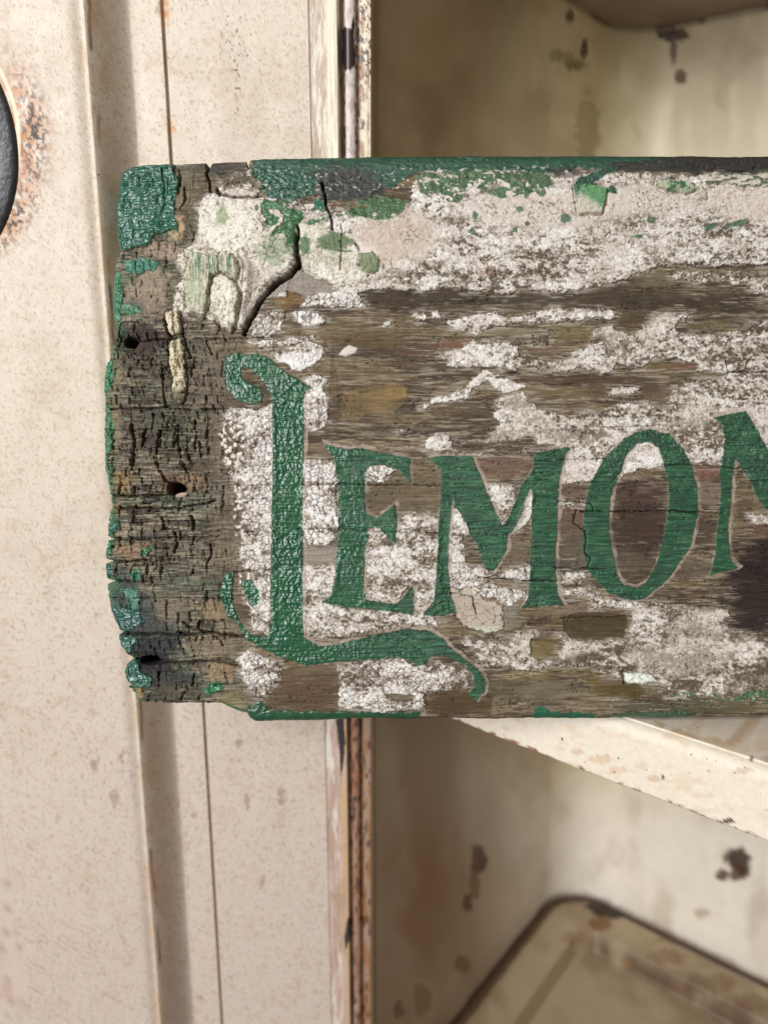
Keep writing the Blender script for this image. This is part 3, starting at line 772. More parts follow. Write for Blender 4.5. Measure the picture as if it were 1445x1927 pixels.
# ---- white paint
WX = U + 20 * (fbm(U / 30, V / 12, 2, 4) - 0.5) + 5 * (fbm(U / 6, V / 5, 9, 2) - 0.5)
WY = V + 12 * (fbm(U / 18, V / 14, 7, 4) - 0.5) + 4 * (fbm(U / 5, V / 5, 3, 2) - 0.5)
WHITE = [  # polygon, speckle 0..1, crackle cell in px
    ([(372, 400), (385, 370), (402, 362), (440, 374), (480, 372), (540, 380), (610, 385), (690, 405), (770, 390), (782, 330), (830, 318), (900, 316), (1000, 318), (1080, 322), (1180, 322), (1300, 330), (1445, 330), (1720, 330), (1720, 492),
      (1445, 497), (1330, 500), (1240, 503), (1225, 512), (1150, 532), (1090, 547), (1040, 553), (975, 535), (966, 548), (952, 557), (930, 550), (900, 547), (830, 545), (770, 546), (740, 542), (700, 546), (662, 558), (640, 550), (612, 528), (575, 505), (560, 480), (540, 560), (500, 560), (455, 625), (420, 615), (360, 590), (335, 590), (325, 570), (345, 510), (330, 490), (350, 470), (372, 450)], .5, 7),
    ([(1250, 512), (1330, 508), (1445, 510), (1720, 505), (1720, 575), (1445, 560), (1420, 548), (1400, 536), (1370, 533), (1300, 532), (1270, 528)], .7, 6),
    ([(565, 577), (575, 560), (600, 552), (640, 545), (670, 555), (692, 575), (660, 580), (640, 578), (600, 578)], .05, 14),
    ([(455, 627), (475, 600), (505, 585), (535, 588), (532, 622), (510, 634), (470, 632)], .1, 11), ([(552, 587), (590, 588), (618, 598), (602, 614), (575, 616), (555, 602)], .1, 11),
    ([(465, 640), (500, 640), (540, 640), (595, 630), (598, 640), (560, 648), (530, 652), (480, 653)], .2, 10), ([(508, 666), (540, 655), (580, 645), (602, 650), (610, 660), (605, 677), (590, 690), (560, 697), (545, 690), (525, 680)], .1, 8),
    ([(572, 717), (595, 703), (617, 715), (612, 735), (622, 790), (610, 807), (580, 812), (572, 790)], .08, 9),
    ([(437, 765), (480, 770), (520, 755), (520, 1195), (480, 1182), (462, 1120), (455, 1060), (448, 1000), (455, 960), (440, 900), (420, 870), (412, 820), (425, 790)], .25, 9),
    ([(570, 868), (595, 863), (632, 870), (634, 905), (630, 910), (634, 960), (645, 990), (627, 1018), (605, 1028), (570, 1030)], .06, 10),
    ([(568, 1066), (600, 1058), (634, 1060), (640, 1110), (612, 1130), (640, 1138), (710, 1150), (780, 1152), (812, 1150), (830, 1175), (780, 1180), (700, 1188), (650, 1197), (610, 1201), (568, 1197)], .4, 8),
    ([(686, 1000), (720, 985), (745, 985), (765, 965), (787, 957), (810, 970), (832, 975), (835, 1145), (815, 1165), (788, 1165), (770, 1105), (745, 1138), (685, 1135)], .62, 7), ([(686, 880), (715, 872), (748, 885), (724, 890), (722, 912), (686, 912)], .05, 13),
    ([(846, 945), (860, 960), (882, 985), (883, 1010), (870, 1022), (873, 1058), (843, 1062)], .3, 8), ([(914, 910), (978, 914), (952, 990), (940, 990)], .5, 6), ([(988, 930), (1004, 915), (1004, 978), (985, 990), (962, 1002)], .3, 7),
    ([(843, 1058), (875, 1062), (910, 1063), (920, 1078), (940, 1074), (960, 1069), (1000, 1063), (1000, 1092), (985, 1096), (930, 1086), (912, 1100), (985, 1110), (990, 1125), (960, 1140), (930, 1125), (900, 1120), (843, 1100)], .2, 9),
    ([(1045, 1080), (1075, 1074), (1102, 1074), (1106, 1085), (1082, 1098), (1060, 1100)], .3, 8), ([(1048, 1110), (1110, 1106), (1122, 1120), (1150, 1128), (1190, 1135), (1240, 1132), (1300, 1142), (1290, 1150), (1200, 1150), (1140, 1140), (1112, 1148), (1108, 1122), (1060, 1120)], .3, 9),
    ([(845, 605), (880, 595), (930, 585), (960, 600), (1000, 588), (1040, 578), (1100, 580), (1150, 583), (1160, 593), (1150, 602), (1110, 597), (1080, 602), (1040, 607), (1000, 607), (950, 612), (925, 617), (900, 637), (880, 627), (860, 622)], .45, 6),
    ([(822, 665), (870, 655), (885, 640), (940, 642), (962, 645), (977, 665), (1000, 670), (1030, 680), (1060, 672), (1100, 650), (1118, 640), (1115, 622), (1150, 613), (1165, 625), (1195, 628), (1215, 615), (1225, 595), (1245, 587), (1300, 588), (1304, 605), (1280, 610), (1278, 628), (1310, 630), (1360, 628), (1400, 612), (1445, 598), (1720, 590), (1720, 705),
      (1365, 702), (1310, 700), (1305, 680), (1265, 677), (1230, 675), (1215, 685), (1190, 692), (1160, 685), (1150, 704), (1120, 697), (1085, 692), (1060, 702), (1030, 702), (1000, 692), (960, 700), (930, 690), (880, 690), (845, 690)], .6, 6),
    ([(792, 768), (830, 745), (880, 728), (890, 713), (910, 698), (947, 704), (930, 712), (960, 714), (987, 730), (975, 734), (950, 740), (935, 730), (915, 716), (892, 732), (888, 740), (870, 752), (850, 756)], .35, 5),
    ([(935, 757), (950, 745), (985, 738), (1002, 750), (1010, 770), (1040, 775), (1070, 785), (1100, 776), (1130, 772), (1165, 760), (1215, 757), (1235, 772), (1265, 768), (1258, 755), (1265, 730), (1275, 717), (1320, 716), (1355, 713), (1362, 698), (1445, 700), (1720, 700), (1720, 960), (1440, 930), (1400, 880), (1360, 880), (1330, 873), (1300, 868), (1255, 876), (1190, 886), (1160, 895), (1135, 890), (1110, 907), (1050, 907), (1062, 850), (1040, 840), (1012, 838), (1000, 822), (950, 827), (912, 834), (925, 815), (940, 800), (932, 778)], .55, 7),
    ([(862, 1196), (930, 1193), (960, 1205), (985, 1183), (1003, 1180), (1005, 1190), (996, 1202), (1006, 1228), (1015, 1242), (1042, 1236), (1062, 1212), (1046, 1188), (1078, 1202), (1150, 1203), (1184, 1200), (1184, 1146), (1150, 1140), (1110, 1130), (1200, 1132), (1250, 1137), (1340, 1143), (1367, 1150), (1370, 1190), (1400, 1190), (1445, 1208), (1720, 1215), (1720, 1312),
      (1445, 1312), (1400, 1316), (1330, 1310), (1255, 1312), (1245, 1290), (1230, 1285), (1175, 1285), (1150, 1275), (1120, 1258), (1100, 1254), (1060, 1258), (1030, 1258), (985, 1262), (960, 1258), (908, 1256), (900, 1238), (880, 1215)], .68, 6),
    ([(470, 1222), (490, 1233), (524, 1243), (533, 1265), (520, 1287), (506, 1302), (488, 1312), (470, 1300), (453, 1270), (447, 1238)], .2, 10),
    ([(630, 1255), (660, 1247), (700, 1240), (750, 1236), (780, 1252), (800, 1246), (840, 1248), (872, 1253), (884, 1275), (877, 1292), (850, 1299), (825, 1302), (806, 1306), (799, 1320), (797, 1334), (760, 1332), (720, 1342), (700, 1342), (690, 1334), (640, 1334), (635, 1310), (640, 1285), (628, 1270)], .35, 9),
    ([(940, 660), (945, 650), (960, 640), (985, 636), (1025, 625), (1037, 634), (1035, 648), (1000, 650)], .85, 5), ([(1145, 733), (1190, 728), (1204, 730), (1200, 738), (1150, 745)], .6, 6), ([(770, 588), (800, 585), (800, 600), (780, 605)], .4, 6), ([(812, 583), (832, 585), (830, 598), (815, 597)], .5, 6), ([(716, 606), (735, 605), (732, 616), (716, 617)], .2, 8),
    ([(800, 830), (830, 812), (850, 820), (848, 842), (820, 850), (800, 848)], .5, 6), ([(745, 808), (770, 806), (768, 815), (748, 816)], .5, 6), ([(1160, 862), (1175, 850), (1200, 820), (1240, 825), (1252, 878), (1200, 885), (1160, 900)], .35, 7),
    ([(980, 845), (1080, 838), (1075, 850), (990, 853)], .8, 5), ([(840, 852), (1010, 848), (1010, 853), (840, 857)], .6, 5), ([(1040, 940), (1110, 942), (1108, 952), (1050, 956)], .6, 7), ([(1405, 965), (1445, 968), (1500, 975), (1500, 985), (1420, 985)], .5, 7),
]
WHITE.append(([(410, 350), (440, 325), (470, 316), (502, 322), (508, 350), (492, 369), (430, 371), (412, 364)], .75, 6))
WD = np.full(U.shape, -14.0, np.float32); SPK = np.full(U.shape, 0.4, np.float32); CELL = np.full(U.shape, 8.0, np.float32)
for poly, spk, cell in WHITE:
    d = sdf(poly, WX, WY)
    better = d > WD
    WD = np.where(better, d, WD); SPK = np.where(better, spk, SPK); CELL = np.where(better, cell, CELL)
res = ss(-13, -1, WD) * ss(.50, .64, fbm(U / 26, V / 2.6, 12, 3)) + .8 * ss(.66, .74, fbm(U / 34, V / 2.2, 6, 3)) * ss(440, 480, U) * ss(.45, .62, fbm(U / 90, V / 40, 4, 3))
C = mixc(C, lin(176, 166, 154), np.clip(res, 0, 1) * .62)
BARE = [([(1058, 1158), (1120, 1150), (1176, 1157), (1181, 1180), (1172, 1200), (1120, 1203), (1075, 1201), (1060, 1188)], (74, 60, 40), .9), ([(996, 1208), (1020, 1202), (1044, 1214), (1040, 1238), (1014, 1244), (998, 1232)], (112, 94, 60), .7),
        ([(1150, 1290), (1196, 1284), (1212, 1298), (1208, 1316), (1160, 1312)], (84, 70, 38), .8), ([(530, 1262), (560, 1254), (632, 1250), (640, 1290), (636, 1338), (520, 1338), (505, 1310), (532, 1284)], (88, 68, 48), .6), ([(800, 1308), (826, 1302), (880, 1296), (930, 1308), (925, 1345), (800, 1345)], (76, 58, 36), .7),
        ([(720, 1306), (745, 1303), (760, 1308), (782, 1310), (776, 1320), (740, 1318)], (112, 98, 74), .6), ([(628, 650), (640, 728), (650, 735), (640, 752), (648, 780), (640, 790), (618, 790), (622, 720)], (84, 68, 50), .5),
        ([(640, 742), (655, 732), (700, 735), (756, 728), (764, 760), (740, 772), (690, 776), (664, 792), (640, 786), (648, 768)], (124, 102, 68), .4), ([(1020, 1162), (1040, 1156), (1040, 1172), (1000, 1180), (990, 1168)], (74, 56, 44), .6), ([(570, 1032), (640, 1028), (640, 1056), (600, 1060), (570, 1066)], (142, 130, 118), .85), ([(690, 905), (745, 912), (780, 905), (825, 870), (830, 960), (800, 965), (770, 960), (745, 980), (742, 945), (715, 968), (690, 955)], (108, 94, 72), .45)]
for poly, cc_, am in BARE:
    d = sdf(poly, .5 * (WX + U), .5 * (WY + V))
    WD = np.minimum(WD, -d)
    C = mixc(C, lin(cc_) * (.7 + .6 * fibre)[..., None], ss(-1.5, 1.5, d) * am)
    H = H - 1.2 * ss(-1, 1.5, d)
# speckled loss inside the paint
nS = 0.5 * fbm(U / 4.2, V / 3.4, 11, 2) + 0.5 * fbm(U / 11, V / 7, 5, 3)
nS2 = fbm(U / 60, V / 26, 3, 3)
diag = fbm((U + 1.6 * V) / 26, (V - 0.55 * U) / 4.0, 8, 3)
nS = np.where((V > 1180) & (U > 860), 0.45 * nS + 0.55 * diag, nS)
smoothzone = np.clip(ss(0, .5, ell(U, V, 745, 445, 95, 62)) + ss(0, .5, ell(U, V, 1010, 395, 190, 45)) + ss(0, .5, ell(U, V, 1230, 375, 150, 40)) + ss(0, .5, ell(U, V, 460, 450, 110, 110)) + ss(0, .4, ell(U, V, 1400, 380, 80, 50)), 0, 1)
spk = np.clip(SPK * (0.35 + 1.1 * nS2), 0, 1) * (1 - 0.85 * smoothzone)
ca = voro((U + 7 * (fbm(U / 12, V / 12, 1, 3) - .5)) / 12.5, (V + 7 * (fbm(U / 12, V / 12, 4, 3) - .5)) / 11.5, 2)
cb = voro((U + 5 * (fbm(U / 7, V / 7, 2, 2) - .5)) / 7.6, (V + 4 * (fbm(U / 7, V / 7, 5, 2) - .5)) / 5.4, 7)
ct = voro((U + .6 * V) / 4.4, V / 3.2, 12)
wear = spk * .60 - .3 * ss(0, .2, ell(U, V, 885, 735, 110, 40)) + .30 * ss(7, -1, WD) * (1 - .4 * smoothzone) + .62 * (fbm(U / 46, V / 15, 10, 4) - .5) - .10
live = .30 * ca[2] + .34 * cb[2] + .22 * ct[2] + .14 * nS
keep = ss(wear - .015, wear + .015, live)
pmask = ss(-0.6, 0.8, WD) * keep
wA = ss(7.0, 10.0, CELL)
crA = ss(0.17, 0.05, ca[1] - ca[0]) * ss(.3, .45, fbm(U / 22, V / 18, 8, 2)); crB = ss(0.22, 0.06, cb[1] - cb[0]) * ss(.4, .55, fbm(U / 20, V / 14, 1, 2))
crk = np.clip(crA * wA + crB * (0.35 + 0.5 * wA), 0, 1) * (1 - 0.9 * smoothzone)
dome = (0.5 - ca[0]) * wA * 0.9 + (0.5 - cb[0]) * 0.7 + 1.5 * (cb[2] - .5) + 1.6 * (ca[2] - .5) * wA
fine = fbm(U / 3.4, V / 2.7, 14, 3, .6)
lump = fbm(U / 9, V / 6, 3, 3)
dstk = np.clip(ss(1170, 1200, V) * ss(840, 900, U), 0, 1)
fine = fine * (1 - .55 * dstk) + .55 * dstk * diag
dirt = 0.30 * fine + 0.22 * lump + 0.34 * fbm(U / 60, V / 20, 6, 4) + .13 * (cb[2] + .5 * ca[2] * wA) + .05 * ct[2] - .015
dirt = dirt + (SPK * (1 - .75 * smoothzone) - .40) * 0.24
Cw = np.empty_like(C); Cw[:] = lin(218, 210, 201)
Cw = mixc(Cw, lin(234, 231, 227), ss(0.42, 0.34, dirt) * .8)
Cw = mixc(Cw, lin(190, 179, 166), ss(0.46, 0.52, dirt))
Cw = mixc(Cw, lin(130, 118, 103), ss(0.54, 0.59, dirt))
Cw = mixc(Cw, lin(84, 72, 58), ss(0.60, 0.645, dirt) * .9)
beige = np.clip(smoothzone + .6 * ss(.5, .7, fbm(U / 80, V / 40, 12, 3)) * ss(.3, .6, SPK), 0, 1)
Cw = mixc(Cw, lin(204, 189, 176) * (.85 + .3 * fine)[..., None], beige * 0.8)
Cw = mixc(Cw, lin(190, 169, 150) * (.8 + .4 * fine)[..., None], ss(0, .5, ell(U, V, 745, 445, 95, 62) + 1.1 * (fbm(U / 20, V / 14, 1, 4) - .5)) * 0.7)
Cw = mixc(Cw, lin(230, 224, 212), ss(0, .5, ell(U, V, 430, 430, 70, 70)) * 0.7)
pepper = ss(0.60, 0.66, fbm(U / 3.2, V / 2.8, 9, 2)) * smoothzone * ss(.35, .6, fbm(U / 40, V / 25, 5, 3))
Cw = mixc(Cw, lin(118, 104, 90), pepper * 0.75)
Cw = mixc(Cw, lin(92, 77, 62), np.clip(crk, 0, 1) * 0.8)
# worn-through paint leaves a grey film on the wood
film = ss(-.6, .8, WD) * (1 - keep)
C = mixc(C, lin(134, 122, 106), film * (.25 + .5 * fine) * (1 - .3 * SPK))
C = C * (1 - pmask[..., None]) + Cw * pmask[..., None]
H = H * (1 - 0.45 * pmask) + pmask * (3.2 + dome + (3.0 * (.5 - fine) + 4.0 * (.5 - lump)) * (1 - .6 * smoothzone) * (.35 + .25 * SPK) - 3.4 * np.clip(crk, 0, 1))
H = H + pmask * 1.8 * ss(0.5, 4, WD) * wA * 0.6
R = np.where(pmask > 0.5, 0.58, R)
ID = np.where(pmask > 0.5, 1, ID)
# brown crumbling rim of the white field, left of the L
lich = ss(0, .5, ell(U, V, 440, 830, 34, 70) + 0.5 * (fbm(U / 9, V / 9, 4, 3) - .5)) + 0.8 * ss(0, .5, ell(U, V, 455, 960, 22, 90)) + .8 * ss(0, .5, ell(U, V, 462, 1080, 16, 60))
lf = voro((U + 9 * (fbm(U / 8, V / 8, 6, 3) - .5)) / 10, (V + 9 * (fbm(U / 8, V / 8, 1, 3) - .5)) / 9, 11)
lm = np.clip(lich, 0, 1)
C = mixc(C, lin(226, 218, 206), lm * ss(0.45, 0.3, lf[0]) * (lf[2] > 0.4))
C = mixc(C, lin(100, 80, 60), lm * ss(0.3, 0.6, lf[0] + .5 * (fbm(U / 14, V / 14, 7, 3) - .5)) * 0.9)
H = H + lm * 3 * (0.5 - lf[0])

# pinkish primer: grey bare primer under the lifted sheet
pr_ = sdf([(535, 520), (560, 505), (580, 510), (612, 530), (640, 548), (600, 552), (575, 560), (540, 545), (505, 560), (500, 552)], U, V)
C = mixc(C, lin(146, 135, 124) * (.6 + .7 * fine * (.6 + .8 * lump))[..., None], ss(-3, 5, pr_ + 8 * (fbm(U / 9, V / 7, 3, 3) - .5))); ID = np.where(pr_ > 0, 0, ID); H = np.where(pr_ > 0, H * 0.5 - 2.5 + 2 * (fine - .5), H)

# ---- lifted sheets, folds and loose flakes (each one a piece of its own)
flakes = {}


def raise_piece(name, poly, lift, color, cmix=0.0, rim=5.0, rough=0.5, wob=2.5, label=None, curl=0.0, deep=0.0):
    global H, C, R, ID
    w = pwin(poly)
    u_, v_ = U[w], V[w]
    d = sdf(poly, u_ + wob * 2 * (fbm(u_ / 9, v_ / 9, 3, 3) - .5), v_ + wob * 2 * (fbm(u_ / 9, v_ / 9, 8, 3) - .5))
    m = ss(-0.5, 0.7, d)
    if deep:
        H[w] -= deep * ss(-5.5, -1.0, d) * ss(0.2, -0.6, d)
    H[w] += m * (lift * (0.45 + 0.55 * ss(0, rim, d)) + curl * ss(rim, 0, d))
    C[w] = mixc(C[w], lin(color), m * cmix)
    R[w] = np.where(d > 0, rough, R[w])
    k = 20 + len(flakes)
    flakes[k] = (name, label)
    ID[w] = np.where(d > 0, k, ID[w])
    D_ = np.full(U.shape, -14.0, np.float32); D_[w] = d
    M_ = np.zeros(U.shape, np.float32); M_[w] = m
    return D_, M_


# the big lifted sheet at the upper left
dS, mS = raise_piece('paint_sheet', [(400, 372), (430, 378), (480, 374), (535, 382), (560, 402), (574, 412), (557, 424), (552, 448), (557, 478), (558, 496), (540, 514), (520, 526), (500, 545), (484, 566), (472, 590), (455, 622), (430, 615), (400, 600), (372, 590), (352, 596), (330, 590), (328, 566), (345, 520), (330, 500), (338, 482), (362, 462), (372, 430), (378, 395)],
                    7.0, (222, 214, 194), 0.35, 7, 0.55, 2.0, 'large lifted sheet of old white paint')
# fold marks in it
for (pts, w, a) in [([(400, 420), (470, 440), (530, 430)], 14, 1.5), ([(452, 478), (462, 500), (460, 530), (456, 560), (448, 590)], 7, -5.0), ([(470, 480), (480, 520), (470, 570)], 16, -6), ([(405, 372), (470, 372), (500, 371)], 4, -3.0), ([(378, 410), (372, 450), (350, 480)], 10, -2)]:
    H = H + a * ss(w, 0, line_d(pts, U, V, 30)) * mS
C = mixc(C, lin(150, 136, 126), mS * ss(18, 4, line_d([(458, 500), (472, 505), (480, 530), (470, 570), (462, 590)], U, V, 30)) * 0.7)
C = mixc(C, lin(120, 140, 90), mS * ss(0, .5, ell(U, V, 420, 410, 14, 30) + .9 * (fbm(U / 8, V / 8, 3, 3) - .5)) * 0.7)
C = mixc(C, lin(96, 130, 84), mS * ss(0, .5, ell(U, V, 520, 470, 40, 40) + 1.3 * (fbm(U / 16, V / 6, 5, 3) - .5)) * 0.55)
C = mixc(C, lin(110, 96, 80), mS * ss(0.56, .70, .5 * fine + .5 * lump + .06 * (fbm(U / 40, V / 30, 5, 3) - .5)) * 0.8)
H = H + mS * (5 * (fbm(U / 22, V / 14, 2, 3) - .5) + 2.5 * (fine - .5))
sc_ = voro((U + 8 * (fbm(U / 14, V / 14, 9, 3) - .5)) / 26, V / 22, 10)
sk = ss(.06, .015, sc_[1] - sc_[0]) * mS * ss(.45, .55, fbm(U / 30, V / 30, 6, 2))
H = H - 4 * sk; C = mixc(C, lin(90, 78, 64), sk * .6)
# the sheet right of the long crack
d2_, m2_ = raise_piece('paint_sheet', [(563, 420), (600, 425), (640, 440), (665, 448), (676, 474), (672, 500), (690, 515), (680, 530), (650, 530), (635, 545), (615, 528), (596, 524), (575, 512), (565, 498), (562, 470)], 3.0, (224, 216, 196), 0.5, 5, 0.55, 2.0, 'cracked sheet of white paint right of the long split')
C = mixc(C, lin(96, 114, 80), m2_ * ss(0, .4, ell(U, V, 632, 458, 40, 24) + 1.2 * (fbm(U / 18, V / 5, 6, 3) - .5)) * 0.95)
C = mixc(C, lin(84, 112, 74), m2_ * ss(0, .4, ell(U, V, 574, 462, 12, 26) + 1.0 * (fbm(U / 12, V / 5, 2, 3) - .5)) * 0.9)
# folded flap
dF, mF = raise_piece('paint_fold', [(358, 482), (368, 475), (384, 478), (396, 484), (420, 482), (438, 480), (448, 492), (452, 515), (446, 534), (432, 522), (418, 512), (404, 522), (396, 545), (396, 575), (384, 600), (360, 592), (352, 575), (352, 520), (355, 500)], 7.0, (196, 192, 164), 0.65, 6, 0.5, 4.0, 'folded paint flap with green streaks', deep=5)
st = fbm(U / 2.6, V / 40, 4, 3)
C = mixc(C, lin(70, 112, 78), mF * ss(0.5, 0.62, st) * (0.35 + 0.6 * ss(560, 480, V)))
C = mixc(C, lin(120, 110, 88), mF * ss(0.42, 0.34, st) * 0.6)
H = H + mF * (1.6 * (st - .5) + 3 * np.clip(1 - ((U - 385) / 34) ** 2, 0, 1))
# bulging blister below it
dB, mB = raise_piece('paint_blister', [(398, 545), (404, 526), (420, 515), (434, 524), (446, 536), (456, 552), (452, 590), (446, 615), (436, 626), (418, 620), (402, 600), (395, 575)], 4.0, (224, 218, 196), 0.6, 5, 0.5, 4.0, 'bulging paint blister', deep=6)
H = H + mB * (3 * (lump - .5) + 3 * (fbm(U / 4, V / 14, 5, 3) - .5)) + mB * 7 * np.clip(ell(U, V, 426, 572, 32, 56), 0, 1) ** 0.6
C = mixc(C, lin(120, 104, 80), mB * ss(8, 0, dB) * 0.7)
C = mixc(C, lin(120, 110, 92), mB * ss(0.6, .72, fbm(U / 4, V / 4, 2, 2)) * 0.6)
# hanging drip of paint
for poly in ([(312, 590), (322, 583), (338, 584), (343, 600), (342, 626), (318, 628), (312, 605)], [(318, 638), (342, 637), (346, 670), (350, 705), (351, 735), (346, 752), (336, 761), (327, 752), (325, 720), (321, 690), (318, 660)]):
    dd, mm = raise_piece('paint_drip', poly, 5.0, (222, 208, 180), 0.9, 7, 0.5, 4.5, 'hanging drip of cream paint', deep=5)
    ctr = np.interp(V, [585, 640, 700, 760], [327, 330, 335, 338])
    H = H + mm * 5 * np.sqrt(np.clip(1 - ((U - ctr) / 16) ** 2, 0, 1))
    g = ss(2.6, 0.8, np.abs(U - ctr + 3 * (fbm(V / 12, V * 0, 3, 2) - .5))) * ss(690, 660, V)
    H = H - mm * 5 * g; C = mixc(C, lin(92, 80, 62), mm * g * 0.7)
    C = mixc(C, lin(84, 80, 58), mm * ss(724, 740, V) * 0.85)
    C = mixc(C, lin(110, 96, 74), mm * ss(.58, .7, fbm(U / 4, V / 6, 7, 3)) * 0.8)
# cream chip below the M
dC, mC = raise_piece('paint_chip', [(848, 1106), (868, 1116), (886, 1100), (905, 1122), (947, 1142), (946, 1182), (916, 1190), (884, 1184), (866, 1164), (852, 1146), (846, 1126)], 2.0, (208, 193, 176), 0.6, 4, 0.55, 7.0, 'thick cream paint chip crazed below the letter M', deep=3)
cc = voro((U + 6 * (fbm(U / 14, V / 14, 6, 2) - .5)) / 19, (V + 6 * (fbm(U / 14, V / 14, 2, 2) - .5)) / 15, 8)
cz = ss(0.06, 0.01, cc[1] - cc[0]) * mC
H = H - 3 * cz; C = mixc(C, lin(120, 92, 70), cz * 0.7)
C = mixc(C, lin(190, 186, 164), mC * ss(1176, 1181, V))
# leaf-shaped chip at the top edge
dG, mG = raise_piece('paint_chip', [(1078, 352), (1092, 346), (1118, 350), (1141, 356), (1138, 378), (1131, 403), (1087, 404), (1083, 378)], 6.0, (190, 184, 164), 0.95, 3, 0.5, 0.8, 'curled chip of pale green paint near the top edge', deep=6)
C = mixc(C, lin(96, 142, 96), mG * ss(-8, 10, (U - 1105) * 0.7 - (V - 378) + 10 * (fbm(U / 7, V / 7, 3, 3) - .5)))
C = mixc(C, lin(52, 96, 70), mG * ss(1100, 1086, U + 0.4 * (V - 350)) * 0.9)
# isolated flakes
raise_piece('paint_chip', [(637, 668), (645, 658), (657, 649), (674, 655), (671, 664), (652, 672)], 4.0, (214, 204, 192), 0.9, 3, 0.5, 1.0, 'small lone white paint chip on bare wood')
raise_piece('paint_chip', [(1174, 1266), (1205, 1266), (1225, 1270), (1234, 1282), (1210, 1285), (1180, 1286), (1174, 1280)], 2.5, (220, 222, 208), 0.95, 3, 0.5, 0.8, 'smooth white paint chip near the lower edge')
raise_piece('paint_chip', [(672, 478), (700, 474), (715, 490), (713, 510), (700, 517), (680, 513), (676, 496)], 5.0, (96, 118, 74), 0.75, 5, 0.5, 1.4, 'raised olive green paint lump')
dK, mK = raise_piece('paint_chip', [(1232, 347), (1246, 337), (1275, 340), (1304, 345), (1312, 357), (1290, 366), (1262, 362), (1242, 355)], 5.0, (150, 160, 126), 0.7, 4, 0.5, 2.0, 'loose layered paint chip under the dark top edge', deep=6)
C = mixc(C, lin(66, 104, 70), mK * ss(.45, .6, fbm(U / 10, V / 6, 5, 3)))
dK, mK = raise_piece('paint_chip', [(1306, 352), (1316, 347), (1328, 366), (1327, 377), (1318, 374)], 5.0, (176, 172, 150), 0.8, 3, 0.5, 0.8, 'narrow slanting paint sliver under the dark top edge', deep=5)
dK, mK = raise_piece('paint_layer_edge', [(1312, 330), (1345, 322), (1390, 326), (1420, 318), (1445, 316), (1720, 316), (1720, 356), (1445, 352), (1395, 352), (1362, 345), (1330, 348)], 3.0, (206, 196, 178), 0.7, 4, 0.55, 2.5, 'thick broken edge of layered paint', deep=3)
C = mixc(C, lin(70, 84, 64), mK * ss(.52, .6, fbm(U / 14, V / 3.5, 9, 3)) * 0.9)
# knot-like ring
rg = np.hypot(U - 923, V - 512)
C = mixc(C, lin(120, 92, 78), ss(15, 8, rg) * 0.7); H = H + 3 * ss(3.5, 0, np.abs(rg - 10)) * (U < 930)

# ---- green paint round the edges
greens = []
GX = U + 16 * (fbm(U / 16, V / 12, 4, 5, .6) - 0.5); GY = V + 14 * (fbm(U / 14, V / 12, 10, 4) - 0.5)


def green(poly, color, gloss, thick, amt=1.0, patchy=0.0, bump=1.0, keep_id=False):
    global H, C, R, ID
    w = pwin(poly)
    u_, v_ = U[w], V[w]
    d = sdf(poly, GX[w], GY[w])
    m = ss(-0.7, 0.9, d)
    if patchy:
        m = m * ss(patchy - 0.03, patchy + 0.03, fbm(u_ / 12, v_ / 8, 3, 4))
    vcol = lin(color) * (0.65 + 0.5 * fbm(u_ / 14, v_ / 8, 7, 3))[..., None]
    vcol = mixc(vcol, lin(color) * 0.5, ss(.52, .7, fbm(u_ / 5, v_ / 4, 2, 3)) * (.6 if patchy else .25))
    C[w] = mixc(C[w], vcol, m * amt)
    wetb = 1.0 - 0.1 * (gloss < 0.3)
    H[w] = H[w] * (1 - 0.55 * m * min(thick / 2, 1)) + m * (thick + wetb * bump * 2.2 * (fbm(u_ / 7.5, v_ / 4.2, 5, 3) - .5))
    R[w] = R[w] * (1 - m) + gloss * m
    greens.append((100 + len(greens), bool(patchy)))
    ID[w] = np.where(m > 0.5, greens[-1][0], ID[w])
    if gloss == .27:            # brush ridges of the thick wet corner
        H[w] += m * 7 * (fbm(u_ / 34, (v_ + .25 * u_) / 10, 9, 3) - .5)


